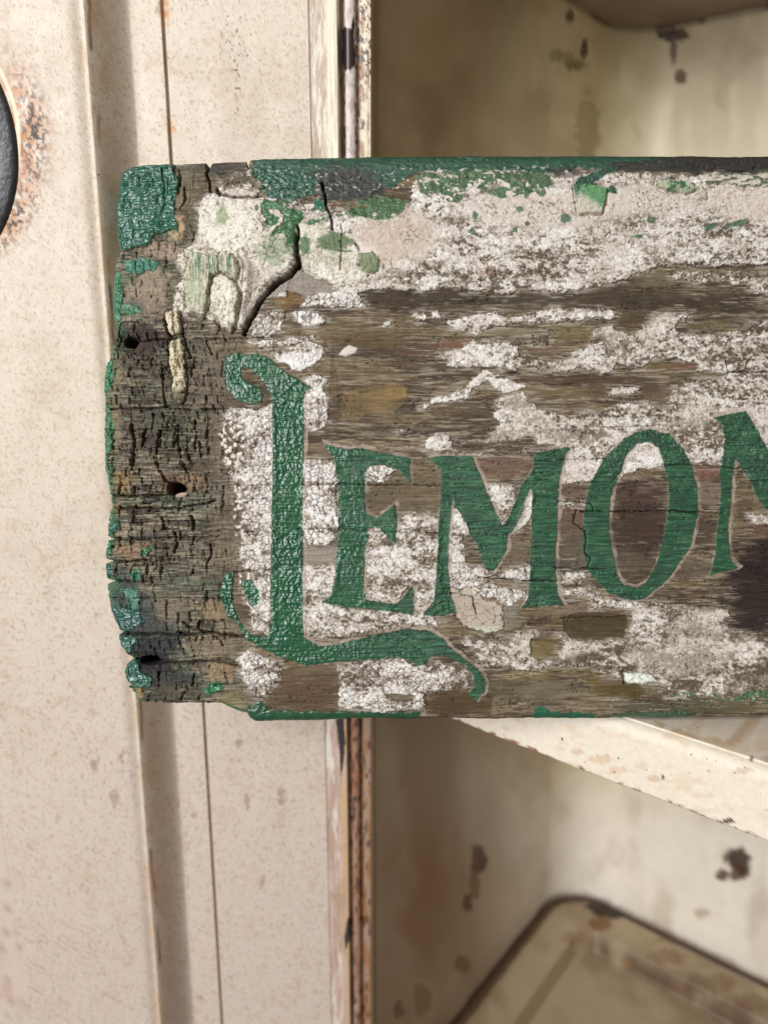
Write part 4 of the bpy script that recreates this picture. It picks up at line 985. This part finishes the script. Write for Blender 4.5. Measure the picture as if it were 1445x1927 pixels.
GREENS = [  # old and new green along the top
    ([(466, 262), (600, 262), (900, 262), (1320, 262), (1310, 306), (1260, 312), (1200, 308), (1150, 318), (1090, 316), (1030, 326), (960, 322), (900, 322), (850, 324), (800, 322), (780, 328), (740, 352), (690, 366), (640, 376), (605, 368), (598, 350), (570, 345), (520, 350), (495, 340), (478, 332)], (50, 84, 65), .5, 1.0),
    ([(470, 318), (500, 312), (545, 318), (590, 330), (602, 350), (590, 368), (560, 372), (545, 384), (520, 374), (500, 368), (492, 345), (480, 335)], (44, 84, 64), .35, 1.0),
    ([(497, 374), (530, 380), (548, 394), (570, 398), (574, 410), (560, 424), (556, 460), (544, 468), (540, 442), (512, 446), (514, 438), (534, 424), (536, 410), (518, 396), (510, 400), (524, 416), (520, 428), (506, 426), (496, 410), (493, 388)], (70, 108, 70), .35, 1.4),
    ([(588, 376), (602, 374), (611, 386), (608, 402), (590, 398)], (50, 104, 84), .25, 1.6),
    ([(632, 407), (650, 392), (672, 372), (700, 363), (745, 374), (772, 378), (762, 394), (738, 414), (706, 412), (670, 408)], (76, 106, 68), .45, 1.0),
    ([(572, 418), (612, 412), (614, 418), (580, 424)], (74, 118, 74), .45, 1.0),
    ([(782, 328), (840, 325), (900, 318), (960, 326), (1010, 324), (1042, 332), (1038, 346), (1012, 360), (965, 374), (940, 376), (910, 362), (880, 346), (865, 382), (845, 386), (833, 366), (812, 372), (790, 362)], (82, 106, 74), .45, 1.4),
    ([(1078, 352), (1090, 336), (1130, 318), (1168, 314), (1160, 326), (1130, 334), (1112, 346), (1092, 348)], (52, 84, 68), .5, 1.4), ([(1140, 352), (1152, 348), (1162, 355), (1156, 366), (1144, 364)], (52, 88, 62), .45, 1.6),
    # wet corner and left edge
    ([(205, 288), (300, 288), (326, 300), (334, 345), (328, 395), (333, 432), (292, 440), (280, 458), (240, 470), (205, 474)], (46, 94, 74), .27, 2.4),
    ([(234, 488), (270, 480), (302, 492), (290, 506), (266, 512), (238, 514)], (56, 112, 88), .35, 1.2), ([(205, 520), (226, 510), (232, 560), (226, 600), (205, 600)], (70, 120, 88), .4, 1.0), ([(222, 574), (258, 574), (268, 584), (240, 592), (222, 590)], (70, 116, 84), .4, 1.0),
    ([(190, 680), (208, 672), (212, 730), (196, 740), (190, 740)], (66, 128, 92), .4, 1.0), ([(190, 640), (220, 650), (212, 670), (190, 670)], (70, 112, 92), .4, 1.0), ([(185, 760), (206, 756), (212, 800), (202, 880), (185, 880)], (70, 112, 80), .45, .8),
    ([(185, 860), (203, 860), (210, 930), (212, 990), (200, 990)], (80, 122, 88), .45, .8), ([(190, 985), (226, 985), (222, 1000), (205, 1005)], (60, 110, 92), .3, 1.2), ([(185, 1018), (208, 1018), (206, 1050), (185, 1050)], (60, 112, 84), .3, 1.0), ([(185, 1062), (212, 1062), (206, 1090), (185, 1090)], (48, 92, 74), .25, 1.0),
    ([(262, 1040), (290, 1022), (290, 1032), (270, 1048)], (66, 116, 82), .4, .8), ([(240, 1075), (262, 1068), (264, 1090), (246, 1094)], (60, 112, 82), .4, .8), ([(228, 1108), (256, 1108), (262, 1140), (250, 1152), (236, 1130)], (78, 124, 100), .45, .8),
    ([(205, 1140), (260, 1148), (270, 1170), (236, 1192), (218, 1180)], (56, 92, 84), .25, 1.2), ([(222, 1196), (250, 1196), (262, 1206), (238, 1236), (226, 1226)], (58, 100, 82), .25, 1.2), ([(232, 1256), (256, 1240), (262, 1262), (290, 1278), (280, 1294), (244, 1292), (234, 1278)], (58, 100, 84), .2, 1.8),
    ([(382, 1306), (396, 1290), (416, 1284), (418, 1298), (400, 1310)], (56, 118, 76), .25, 1.2), ([(415, 1318), (440, 1330), (462, 1340), (465, 1348), (440, 1348), (415, 1335)], (70, 110, 64), .35, 1.0), ([(466, 1326), (490, 1320), (505, 1336), (560, 1340), (640, 1338), (700, 1342), (790, 1338), (790, 1370), (460, 1370)], (48, 86, 60), .25, 1.4),
    ([(1002, 1334), (1020, 1330), (1040, 1340), (1120, 1344), (1120, 1370), (1000, 1370)], (46, 98, 74), .4, .8), ([(1150, 1342), (1300, 1338), (1300, 1370), (1150, 1370)], (66, 92, 68), .45, .6), ([(1250, 1306), (1300, 1304), (1380, 1308), (1420, 1300), (1500, 1296), (1720, 1300), (1720, 1322), (1400, 1320), (1260, 1314)], (76, 112, 72), .5, 1.2),
]
for g in GREENS:
    pt = 0.36 if g[1] in ((76, 106, 68), (82, 106, 74), (76, 112, 72)) else 0.0
    if g[1] == (76, 112, 72):
        pt = 0.5
    green(g[0], g[1], g[2], g[3], 1.0, pt)
for (cx, cy, rx, ry) in [(977, 395, 8, 6), (991, 422, 7, 5), (968, 434, 6, 5), (1062, 412, 13, 11), (1017, 362, 10, 9), (990, 366, 7, 11), (888, 436, 7, 8), (893, 408, 6, 10), (1335, 428, 17, 6), (1386, 421, 30, 6), (1222, 416, 9, 7), (1200, 446, 10, 4), (500, 425, 6, 8), (485, 395, 4, 6), (1015, 383, 5, 3)]:
    e = ell(U, V + (U - cx) * (0.25 if cx > 1300 else 0), cx, cy, rx, ry) + .8 * (fbm(U / 6, V / 6, int(cx) % 11, 3) - .5)
    k = ss(0.0, 0.25, e)
    C = mixc(C, lin(66, 96, 70), k * 0.9); H = H + 1.2 * k
    greens.append((100 + len(greens), False)); ID = np.where(k > .5, greens[-1][0], ID)
# black stains of the top edge
for (cx, cy, rx, ry, a) in [(660, 352, 75, 34, .92), (640, 330, 60, 26, .7), (1250, 312, 120, 14, .9), (1390, 302, 190, 28, .97), (425, 312, 42, 24, .7), (1060, 325, 40, 12, .6), (1600, 302, 160, 28, .97)]:
    e = ell(U, V, cx, cy, rx, ry) + .7 * (fbm(U / 20, V / 9, int(cx) % 12, 3) - .5)
    k = ss(0.0, 0.3, e)
    C = mixc(C, lin(52, 50, 46), k * a); R = R * (1 - k) + .55 * k
# ragged chips of white and beige inside the dark top band
tb = ss(470, 490, U) * ss(345, 300, V)
C = mixc(C, lin(196, 186, 168), ss(.73, .76, fbm(U / 9, V / 5, 2, 3)) * ss(470, 500, U) * ss(308, 318, V) * ss(372, 350, V) * ss(1150, 1050, U) * .9)

# ---- the letters
LET = {
    'L': [[(422, 677), (432, 667), (446, 663), (466, 668), (484, 665), (506, 673), (521, 688), (547, 706), (569, 719), (589, 730), (576, 737), (573, 746), (571, 860), (569.5, 970), (569.5, 1080), (571, 1198), (600, 1216), (635, 1212), (679, 1201), (723, 1190), (767, 1183), (804, 1186), (833, 1201), (851, 1223), (877, 1242), (899, 1260), (914, 1286), (911, 1304), (896, 1319), (881, 1305), (891, 1293), (890, 1271), (876, 1253), (855, 1242), (833, 1234), (807, 1238), (802, 1249), (785, 1253), (771, 1242), (745, 1238), (693, 1242), (638, 1245), (576, 1253), (547, 1242), (521, 1234), (492, 1218), (466, 1205), (458, 1194), (444, 1168), (429, 1161), (419, 1135), (411, 1121), (422, 1080), (440, 1076), (438, 1102), (437, 1124), (444, 1154), (459, 1179), (473, 1196), (506, 1199), (510, 1172), (510, 1080), (512, 970), (514, 860), (513, 748), (499, 724), (488, 710), (473, 695), (460, 689), (453, 695), (455, 713), (470, 722), (488, 728), (495, 743), (491, 758), (473, 761), (448, 754), (428, 732), (422, 702)],
          [(455, 1091), (473, 1089), (488, 1113), (490, 1131), (477, 1144), (468, 1131), (455, 1106)]],
    'E': [[(607, 834), (627, 840), (657, 845), (679, 842), (712, 851), (741, 856), (771, 862), (772, 911), (763, 900), (752, 886), (730, 875), (708, 875), (690, 880), (686, 911), (688, 966), (708, 974), (723, 964), (743, 948), (747, 985), (745, 1024), (736, 1021), (726, 1007), (712, 992), (690, 994), (696, 1014), (686, 1025), (688, 1040), (684, 1098), (690, 1128), (712, 1133), (745, 1135), (759, 1124), (773, 1103), (780, 1113), (778, 1158), (745, 1152), (693, 1146), (638, 1141), (605, 1133), (624, 1120), (631, 1080), (635, 1025), (638, 970), (635, 897), (629, 864), (616, 845)]],
    'M': [[(803, 862), (821, 858), (888, 858), (903, 894), (925, 947), (945, 988), (954, 976), (967, 947), (981, 910), (1002, 883), (1005, 852), (1043, 845), (1078, 841), (1065, 852), (1056, 888), (1051, 919), (1048, 985), (1045, 1051), (1047, 1100), (1050, 1121), (1063, 1139), (1035, 1140), (978, 1145), (991, 1132), (996, 1090), (997, 1074), (999, 996), (1000, 916), (989, 938), (983, 965), (967, 996), (954, 1007), (953, 1034), (943, 1054), (927, 1076), (914, 1071), (905, 1054), (896, 1025), (883, 1005), (872, 972), (857, 956), (851, 936), (849, 963), (845, 1018), (843, 1062), (847, 1100), (849, 1121), (860, 1152), (829, 1160), (795, 1157), (797, 1150), (816, 1132), (821, 1075), (824, 998), (829, 936), (831, 890), (818, 871)]],
    'O': [[(1221, 807), (1257, 817), (1282, 843), (1300, 874), (1311, 920), (1313, 967), (1298, 1029), (1257, 1090), (1210, 1127), (1184, 1130), (1143, 1116), (1107, 1075), (1094, 1029), (1097, 972), (1107, 915), (1133, 864), (1174, 825), (1198, 812)]],
    'N': [[(1339, 786), (1365, 781), (1401, 773), (1422, 807), (1445, 851), (1478, 930), (1482, 792), (1462, 780), (1464, 772), (1532, 768), (1508, 788), (1504, 1086), (1492, 1086), (1446, 965), (1422, 934), (1411, 905), (1391, 877), (1381, 865), (1377, 896), (1375, 941), (1370, 985), (1370, 1029), (1375, 1054), (1388, 1069), (1333, 1083), (1345, 1038), (1346, 1007), (1351, 972), (1355, 919), (1353, 888), (1357, 865), (1361, 830), (1358, 800)]],
}
O_IN = [(1198, 834), (1222, 832), (1236, 843), (1247, 872), (1256, 907), (1258, 952), (1249, 1007), (1233, 1062), (1214, 1096), (1195, 1106), (1172, 1100), (1160, 1080), (1152, 1040), (1145, 996), (1147, 954), (1152, 919), (1167, 890), (1176, 859)]
LX = U + 2.8 * (fbm(U / 9, V / 9, 6, 3) - .5) + 1.6 * (fbm(U / 3, V / 3, 2, 2) - .5); LY = V + 2.8 * (fbm(U / 9, V / 9, 1, 3) - .5) + 1.6 * (fbm(U / 3, V / 3, 8, 2) - .5)
wet = ss(830, 560, U + 120 * (fbm(U / 60, V / 60, 3, 3) - .5))
ltr_ids = {}
for k, (ch, polys) in enumerate(LET.items()):
    w = pwin([p for q in polys for p in q])
    u_, v_, lx, ly, wt_ = U[w], V[w], LX[w], LY[w], wet[w]
    d = np.maximum.reduce([sdf(p, lx, ly) for p in polys])
    dh = np.maximum.reduce([sdf(p, lx - 3.5, ly + 2.5) for p in polys])
    if ch == 'O':
        d = np.minimum(d, -sdf(O_IN, lx, ly, 60)); dh = np.minimum(dh, -sdf(O_IN, lx - 3, ly + 2, 60))
    # beige primer outline that the lettering sits on
    hal = ss(-3.8, -2.4, dh + 4.2 * (fbm(u_ / 9, v_ / 9, 5, 3) - .5) * 2) * (0.3 + 0.7 * ss(.36, .5, fbm(u_ / 26, v_ / 26, 7, 2)))
    ph = ss(560, 575, u_) if ch == 'L' else 1.0
    hc = lin(168, 150, 136) * (.75 + .5 * fbm(u_ / 5, v_ / 5, 3, 2))[..., None]
    C[w] = mixc(C[w], hc, hal * 0.7 * ph); R[w] = np.where(hal * ph > .5, .6, R[w])
    m = ss(-0.6, 0.7, d)
    miss = ss(.30, .26, fbm(u_ / 9, v_ / 4, 9, 3) + .06 * np.clip(d, 0, 6) - .04) * (1 - wt_)
    m = m * (1 - miss)
    lc = lin(30, 82, 52) * (0.75 + 0.5 * fbm(u_ / 22, v_ / 7, 3, 4))[..., None]
    lc = mixc(lc, lin(36, 88, 55), ss(.5, .7, fbm(u_ / 40, v_ / 30, 11, 3)))
    lc = mixc(lc, lin(22, 52, 38), ss(.52, .40, fibre[w]) * (1 - .7 * wt_) * .8)
    lc = mixc(lc, lin(86, 120, 92), ss(.64, .74, fibre[w]) * (1 - wt_) * .5)
    C[w] = mixc(C[w], lc, m * 0.97)
    fineb = 2.4 * (fbm(u_ / 3.4, v_ / 5.5, 2, 3, .6) - .5) + 1.4 * (fbm(u_ / 13, v_ / 12, 6, 2) - .5)
    amp_ = .35 + 1.3 * ss(.35, .65, fbm(u_ / 34, v_ / 26, 8, 3))
    H[w] = H[w] * (1 - m * (0.15 + 0.40 * wt_)) + m * (1.3 + wt_ * fineb * amp_ + (1 - wt_) * 1.0 * (fbm(u_ / 14, v_ / 2.6, 1, 3) - .5))
    R[w] = R[w] * (1 - m) + m * (0.22 + 0.33 * (1 - wt_))
    ltr_ids[10 + k] = ch
    ID[w] = np.where(m > 0.5, 10 + k, ID[w])

# ---- long cracks, splits and nail holes
CRACKS = [([(570, 913), (640, 911), (700, 912), (830, 914)], 1.6, 5), ([(430, 912), (510, 913)], 1.2, 4), ([(1090, 962), (1140, 963), (1260, 961), (1310, 964), (1360, 966)], 1.8, 6), ([(1040, 1068), (1090, 1070), (1140, 1071)], 2.0, 6), ([(900, 1086), (925, 1089), (1000, 1093), (1050, 1093)], 2.0, 6),
          ([(830, 853), (920, 851), (1005, 856)], 1.2, 3), ([(560, 996), (640, 995), (700, 1000), (830, 1003)], 1.2, 3.5), ([(1048, 944), (1080, 944), (1112, 946), (1116, 962)], 1.6, 5), ([(1055, 865), (1140, 864)], 1.3, 4), ([(1108, 907), (1150, 908), (1165, 890)], 1.2, 3),
          ([(1250, 877), (1300, 874), (1360, 880), (1390, 882)], 1.5, 4), ([(1411, 905), (1445, 906), (1500, 905)], 1.5, 4), ([(1078, 972), (1085, 960), (1078, 985), (1098, 998), (1102, 1015), (1100, 1040), (1112, 1050), (1104, 1068)], 1.8, 5), ([(1365, 670), (1366, 690), (1368, 700), (1400, 699), (1404, 685), (1412, 672)], 2.0, 6), ([(1368, 700), (1445, 700), (1520, 701)], 2.0, 6), ([(1405, 700), (1404, 712)], 1.5, 5),
          ([(848, 1115), (870, 1119), (890, 1122), (893, 1140), (896, 1155)], 1.6, 5), ([(435, 1002), (520, 1000)], 1.2, 4), ([(440, 941), (512, 938)], 1.2, 4), ([(440, 1075), (515, 1072)], 1.2, 4), ([(430, 832), (512, 836)], 1.0, 3), ([(1130, 805), (1250, 800), (1300, 803)], 1.2, 3),
          # left end
          ([(206, 932), (260, 934), (318, 930)], 3.0, 9), ([(208, 955), (290, 956), (345, 955), (385, 948), (405, 942)], 2.6, 8), ([(200, 1014), (255, 1016), (300, 1012), (410, 1010)], 2.2, 6), ([(198, 1056), (235, 1058), (276, 1054)], 3.0, 8), ([(200, 1095), (245, 1093)], 3.0, 8), ([(205, 1126), (330, 1126), (440, 1128)], 1.4, 4),
          ([(222, 1193), (300, 1194), (350, 1195), (400, 1192), (455, 1198)], 4.0, 12), ([(345, 1172), (356, 1181), (372, 1186), (374, 1171), (420, 1169)], 3.0, 8), ([(374, 1186), (395, 1192)], 3.5, 9), ([(404, 1198), (414, 1208), (418, 1216)], 2.5, 7), ([(372, 1198), (366, 1208)], 2.0, 6), ([(255, 1242), (300, 1246), (350, 1246), (400, 1245), (445, 1252)], 3.6, 10), ([(400, 1240), (442, 1244)], 2.6, 7), ([(405, 1290), (450, 1286)], 1.6, 5), ([(420, 1268), (445, 1266)], 1.6, 5),
          ([(210, 768), (300, 768), (315, 764), (330, 769), (420, 770)], 2.2, 7), ([(305, 700), (306, 740), (310, 768)], 2.4, 7), ([(270, 640), (320, 638), (420, 636), (470, 636)], 1.8, 6), ([(388, 640), (394, 655), (398, 668)], 2.4, 7), ([(340, 590), (343, 630), (352, 655), (358, 672)], 3.0, 8), ([(308, 600), (316, 625), (322, 634)], 3.2, 8), ([(310, 692), (318, 700)], 2, 6),
          ([(390, 304), (389, 325), (394, 342), (396, 360)], 3.4, 11), ([(466, 303), (468, 318)], 2.4, 8), ([(336, 318), (340, 332), (338, 348)], 2.0, 6), ([(347, 352), (348, 372), (342, 386)], 2.6, 7), ([(304, 318), (309, 345), (310, 375)], 1.8, 5), ([(250, 878), (252, 830), (246, 800)], 3.0, 8), ([(296, 880), (292, 850), (300, 810)], 2.6, 7), ([(246, 866), (248, 885)], 3.0, 8),
          ([(335, 800), (333, 830), (338, 850)], 2.4, 7), ([(352, 822), (350, 850), (356, 866)], 2.4, 7), ([(368, 815), (366, 850)], 2.2, 7), ([(305, 975), (308, 995)], 4.0, 9), ([(360, 972), (364, 995)], 4.0, 9), ([(326, 1000), (332, 1020), (328, 1040)], 3, 8), ([(363, 1012), (361, 1025)], 2.4, 7), ([(276, 1060), (275, 1100)], 1.8, 5), ([(396, 1025), (398, 1045), (388, 1060), (388, 1072)], 2, 6),
          ([(300, 885), (310, 902), (330, 918)], 3, 8), ([(340, 868), (352, 890), (356, 905)], 2.4, 6), ([(374, 830), (378, 860)], 2.4, 6), ([(312, 1130), (313, 1165)], 2, 6), ([(366, 1270), (362, 1290)], 2.4, 6), ([(298, 1265), (297, 1295)], 2, 6),
          # lifted paint at the upper left
          ([(408, 356), (416, 367), (440, 372), (492, 371)], 3.0, 8), ([(607, 345), (611, 368), (616, 392), (624, 412), (626, 432)], 3.4, 12), ([(642, 422), (643, 440), (642, 490), (640, 510)], 1.4, 4), ([(670, 458), (676, 472)], 1.6, 4), ([(352, 484), (346, 470)], 1.6, 4), ([(455, 636), (520, 634)], 1.4, 5), ([(515, 640), (517, 660)], 1.4, 4), ([(1172, 1262), (1173, 1288)], 2.0, 6), ([(1054, 1163), (1180, 1160)], 1.2, 4)]
wob = 2.6 * (fbm(U / 10, V / 10, 4, 3) - .5) * 2
crw = 0.55 + 0.9 * fbm(U / 12, V / 12, 6, 2)
for pts, w, dep in CRACKS:
    wn = pwin(pts, 40)
    d = line_d(pts, U[wn] + wob[wn], V[wn] - wob[wn], 12)
    ww = w * crw[wn]
    k = ss(ww, ww * 0.35, d)
    H[wn] -= dep * 1.6 * k
    C[wn] = mixc(C[wn], lin(58, 48, 38), k * 0.55)
# the long gaping split beside the lifted sheet
GAP = [([(559, 424), (561, 436), (560, 446)], 3.0), ([(558, 440), (557, 462), (559, 482), (561, 500)], 5.0), ([(560, 496), (545, 516), (524, 528), (504, 547), (490, 564), (478, 588), (464, 612), (458, 626)], 4.6)]
for pts, w in GAP:
    d = line_d([(a + 1.5, b + 2.5) for a, b in pts], U + wob, V - wob, 14)
    k = ss(w + 1, w * 0.4, d)
    H = H - 22 * k; C = mixc(C, lin(52, 46, 38), k * .85); ID = np.where(k > .5, 0, ID); R = np.where(k > .5, .8, R)
for (cx, cy, rx, ry, dep) in [(245, 642, 13, 10, 60), (330, 920, 18, 13, 60), (281, 1245, 19, 9, 60)]:
    e = ell(U, V, cx, cy, rx, ry) + .35 * (fbm(U / 8, V / 8, int(cx) % 9, 3) - .5)
    k = ss(-0.15, 0.35, e)
    H = H - dep * k - 5 * ss(-1.3, 0, e); C = mixc(C, lin(34, 27, 24), k * .9); ID = np.where(k > .5, 0, ID); R = np.where(k > .5, .8, R)
k = ss(0, .25, ell(U + (V - 930) * .9, V, 341, 931, 13, 6)); H = H * (1 - k) - 4 * k; C = mixc(C, lin(168, 146, 134), k)

# ---- round the long edges of the board
def roundoff(d, r):
    t = np.clip(1 - d / r, 0, 1)
    return r * (1 - np.sqrt(np.clip(1 - t * t, 0, 1)))


H = H - roundoff(dt, 30) * ss(480, 700, U) - roundoff(dt, 9) * (1 - ss(480, 700, U)) - roundoff(db, 20) - roundoff(dl, 10)
H = np.maximum(H, -70)
shape = (nr, nc)

P = ray(U, V) * D - FWD * (H * PX)[..., None]
P = P.reshape(-1, 3)
quads = grid_quads(nr, nc)
fid = ID[:-1, :-1].reshape(-1)
Cf = C.reshape(-1, 3); Rf = R.reshape(-1)

M_wood = material('weathered_wood', 1400, 0.16, 0.35, 2600, 0.25, aniso=(0.12, 1, 1))
M_white = material('flaking_white_paint', 1800, 0.10, 0.35, 3000, 0.3)
M_green = material('green_gloss_paint', 900, 0.10, 0.10, 2200, 0.5)


def sub_mesh(name, sel, mat, extra_v=None, extra_q=None):
    qs = quads[sel]
    used, inv = np.unique(qs, return_inverse=True)
    return mesh_obj(name, P[used], inv.reshape(-1, 4), mat, sign, Cf[used], Rf[used], loc=BASE)


o = sub_mesh('plank', fid == 0, M_wood)
o = sub_mesh('white_paint', fid == 1, M_white); o['kind'] = 'stuff'
o['label'] = 'flaking crackled white paint'
for k, patchy in greens:
    if (fid == k).sum() > 12:
        o = sub_mesh('green_paint_patch', fid == k, M_green)
        if patchy:
            o['kind'] = 'stuff'
for k, ch in ltr_ids.items():
    if (fid == k).any():
        o = sub_mesh('letter', fid == k, M_green); o['label'] = 'green painted letter ' + ch
for k, (nm, lb) in flakes.items():
    if (fid == k).sum() > 4:
        o = sub_mesh(nm, fid == k, M_white); o['label'] = lb
# sides and back of the board
per = np.concatenate([np.arange(nc), np.arange(1, nr) * nc + nc - 1, (nr - 1) * nc + np.arange(nc - 2, -1, -1), np.arange(nr - 2, 0, -1) * nc])
T = 0.018
front_p = P[per]
hb = (front_p @ FWD)
ringsP = [front_p]
for f in (0.3, 0.65, 1.0):
    dd = hb + (D + T - hb) * f
    ringsP.append(front_p + FWD * (dd - hb)[:, None] + (0.00025 * (np.random.default_rng(3).random((len(per), 1)) - .5)) * UP)
n = len(per)
SV = np.concatenate(ringsP)
SQ = np.array([[r * n + i, r * n + (i + 1) % n, (r + 1) * n + (i + 1) % n, (r + 1) * n + i] for r in range(3) for i in range(n)])
SC = np.tile(Cf[per], (4, 1)) * 0.9
mesh_obj('plank_side', SV, SQ, M_wood, sign, SC, np.full(len(SV), .75), loc=BASE)
bu = np.linspace(0, 1, 12)
back = []
for t in np.linspace(0, 1, 40):
    i = int(round(t * (nr - 1)))
    a = ray(U[i, 0], V[i, 0]) * D + FWD * T; b = ray(U[i, -1], V[i, -1]) * D + FWD * T
    back.append([a + (b - a) * s for s in bu])
BV = np.array(back).reshape(-1, 3)
mesh_obj('plank_back', BV, grid_quads(40, 12)[:, ::-1], M_wood, sign, np.tile(lin(110, 95, 75), (len(BV), 1)), np.full(len(BV), .8), loc=BASE)
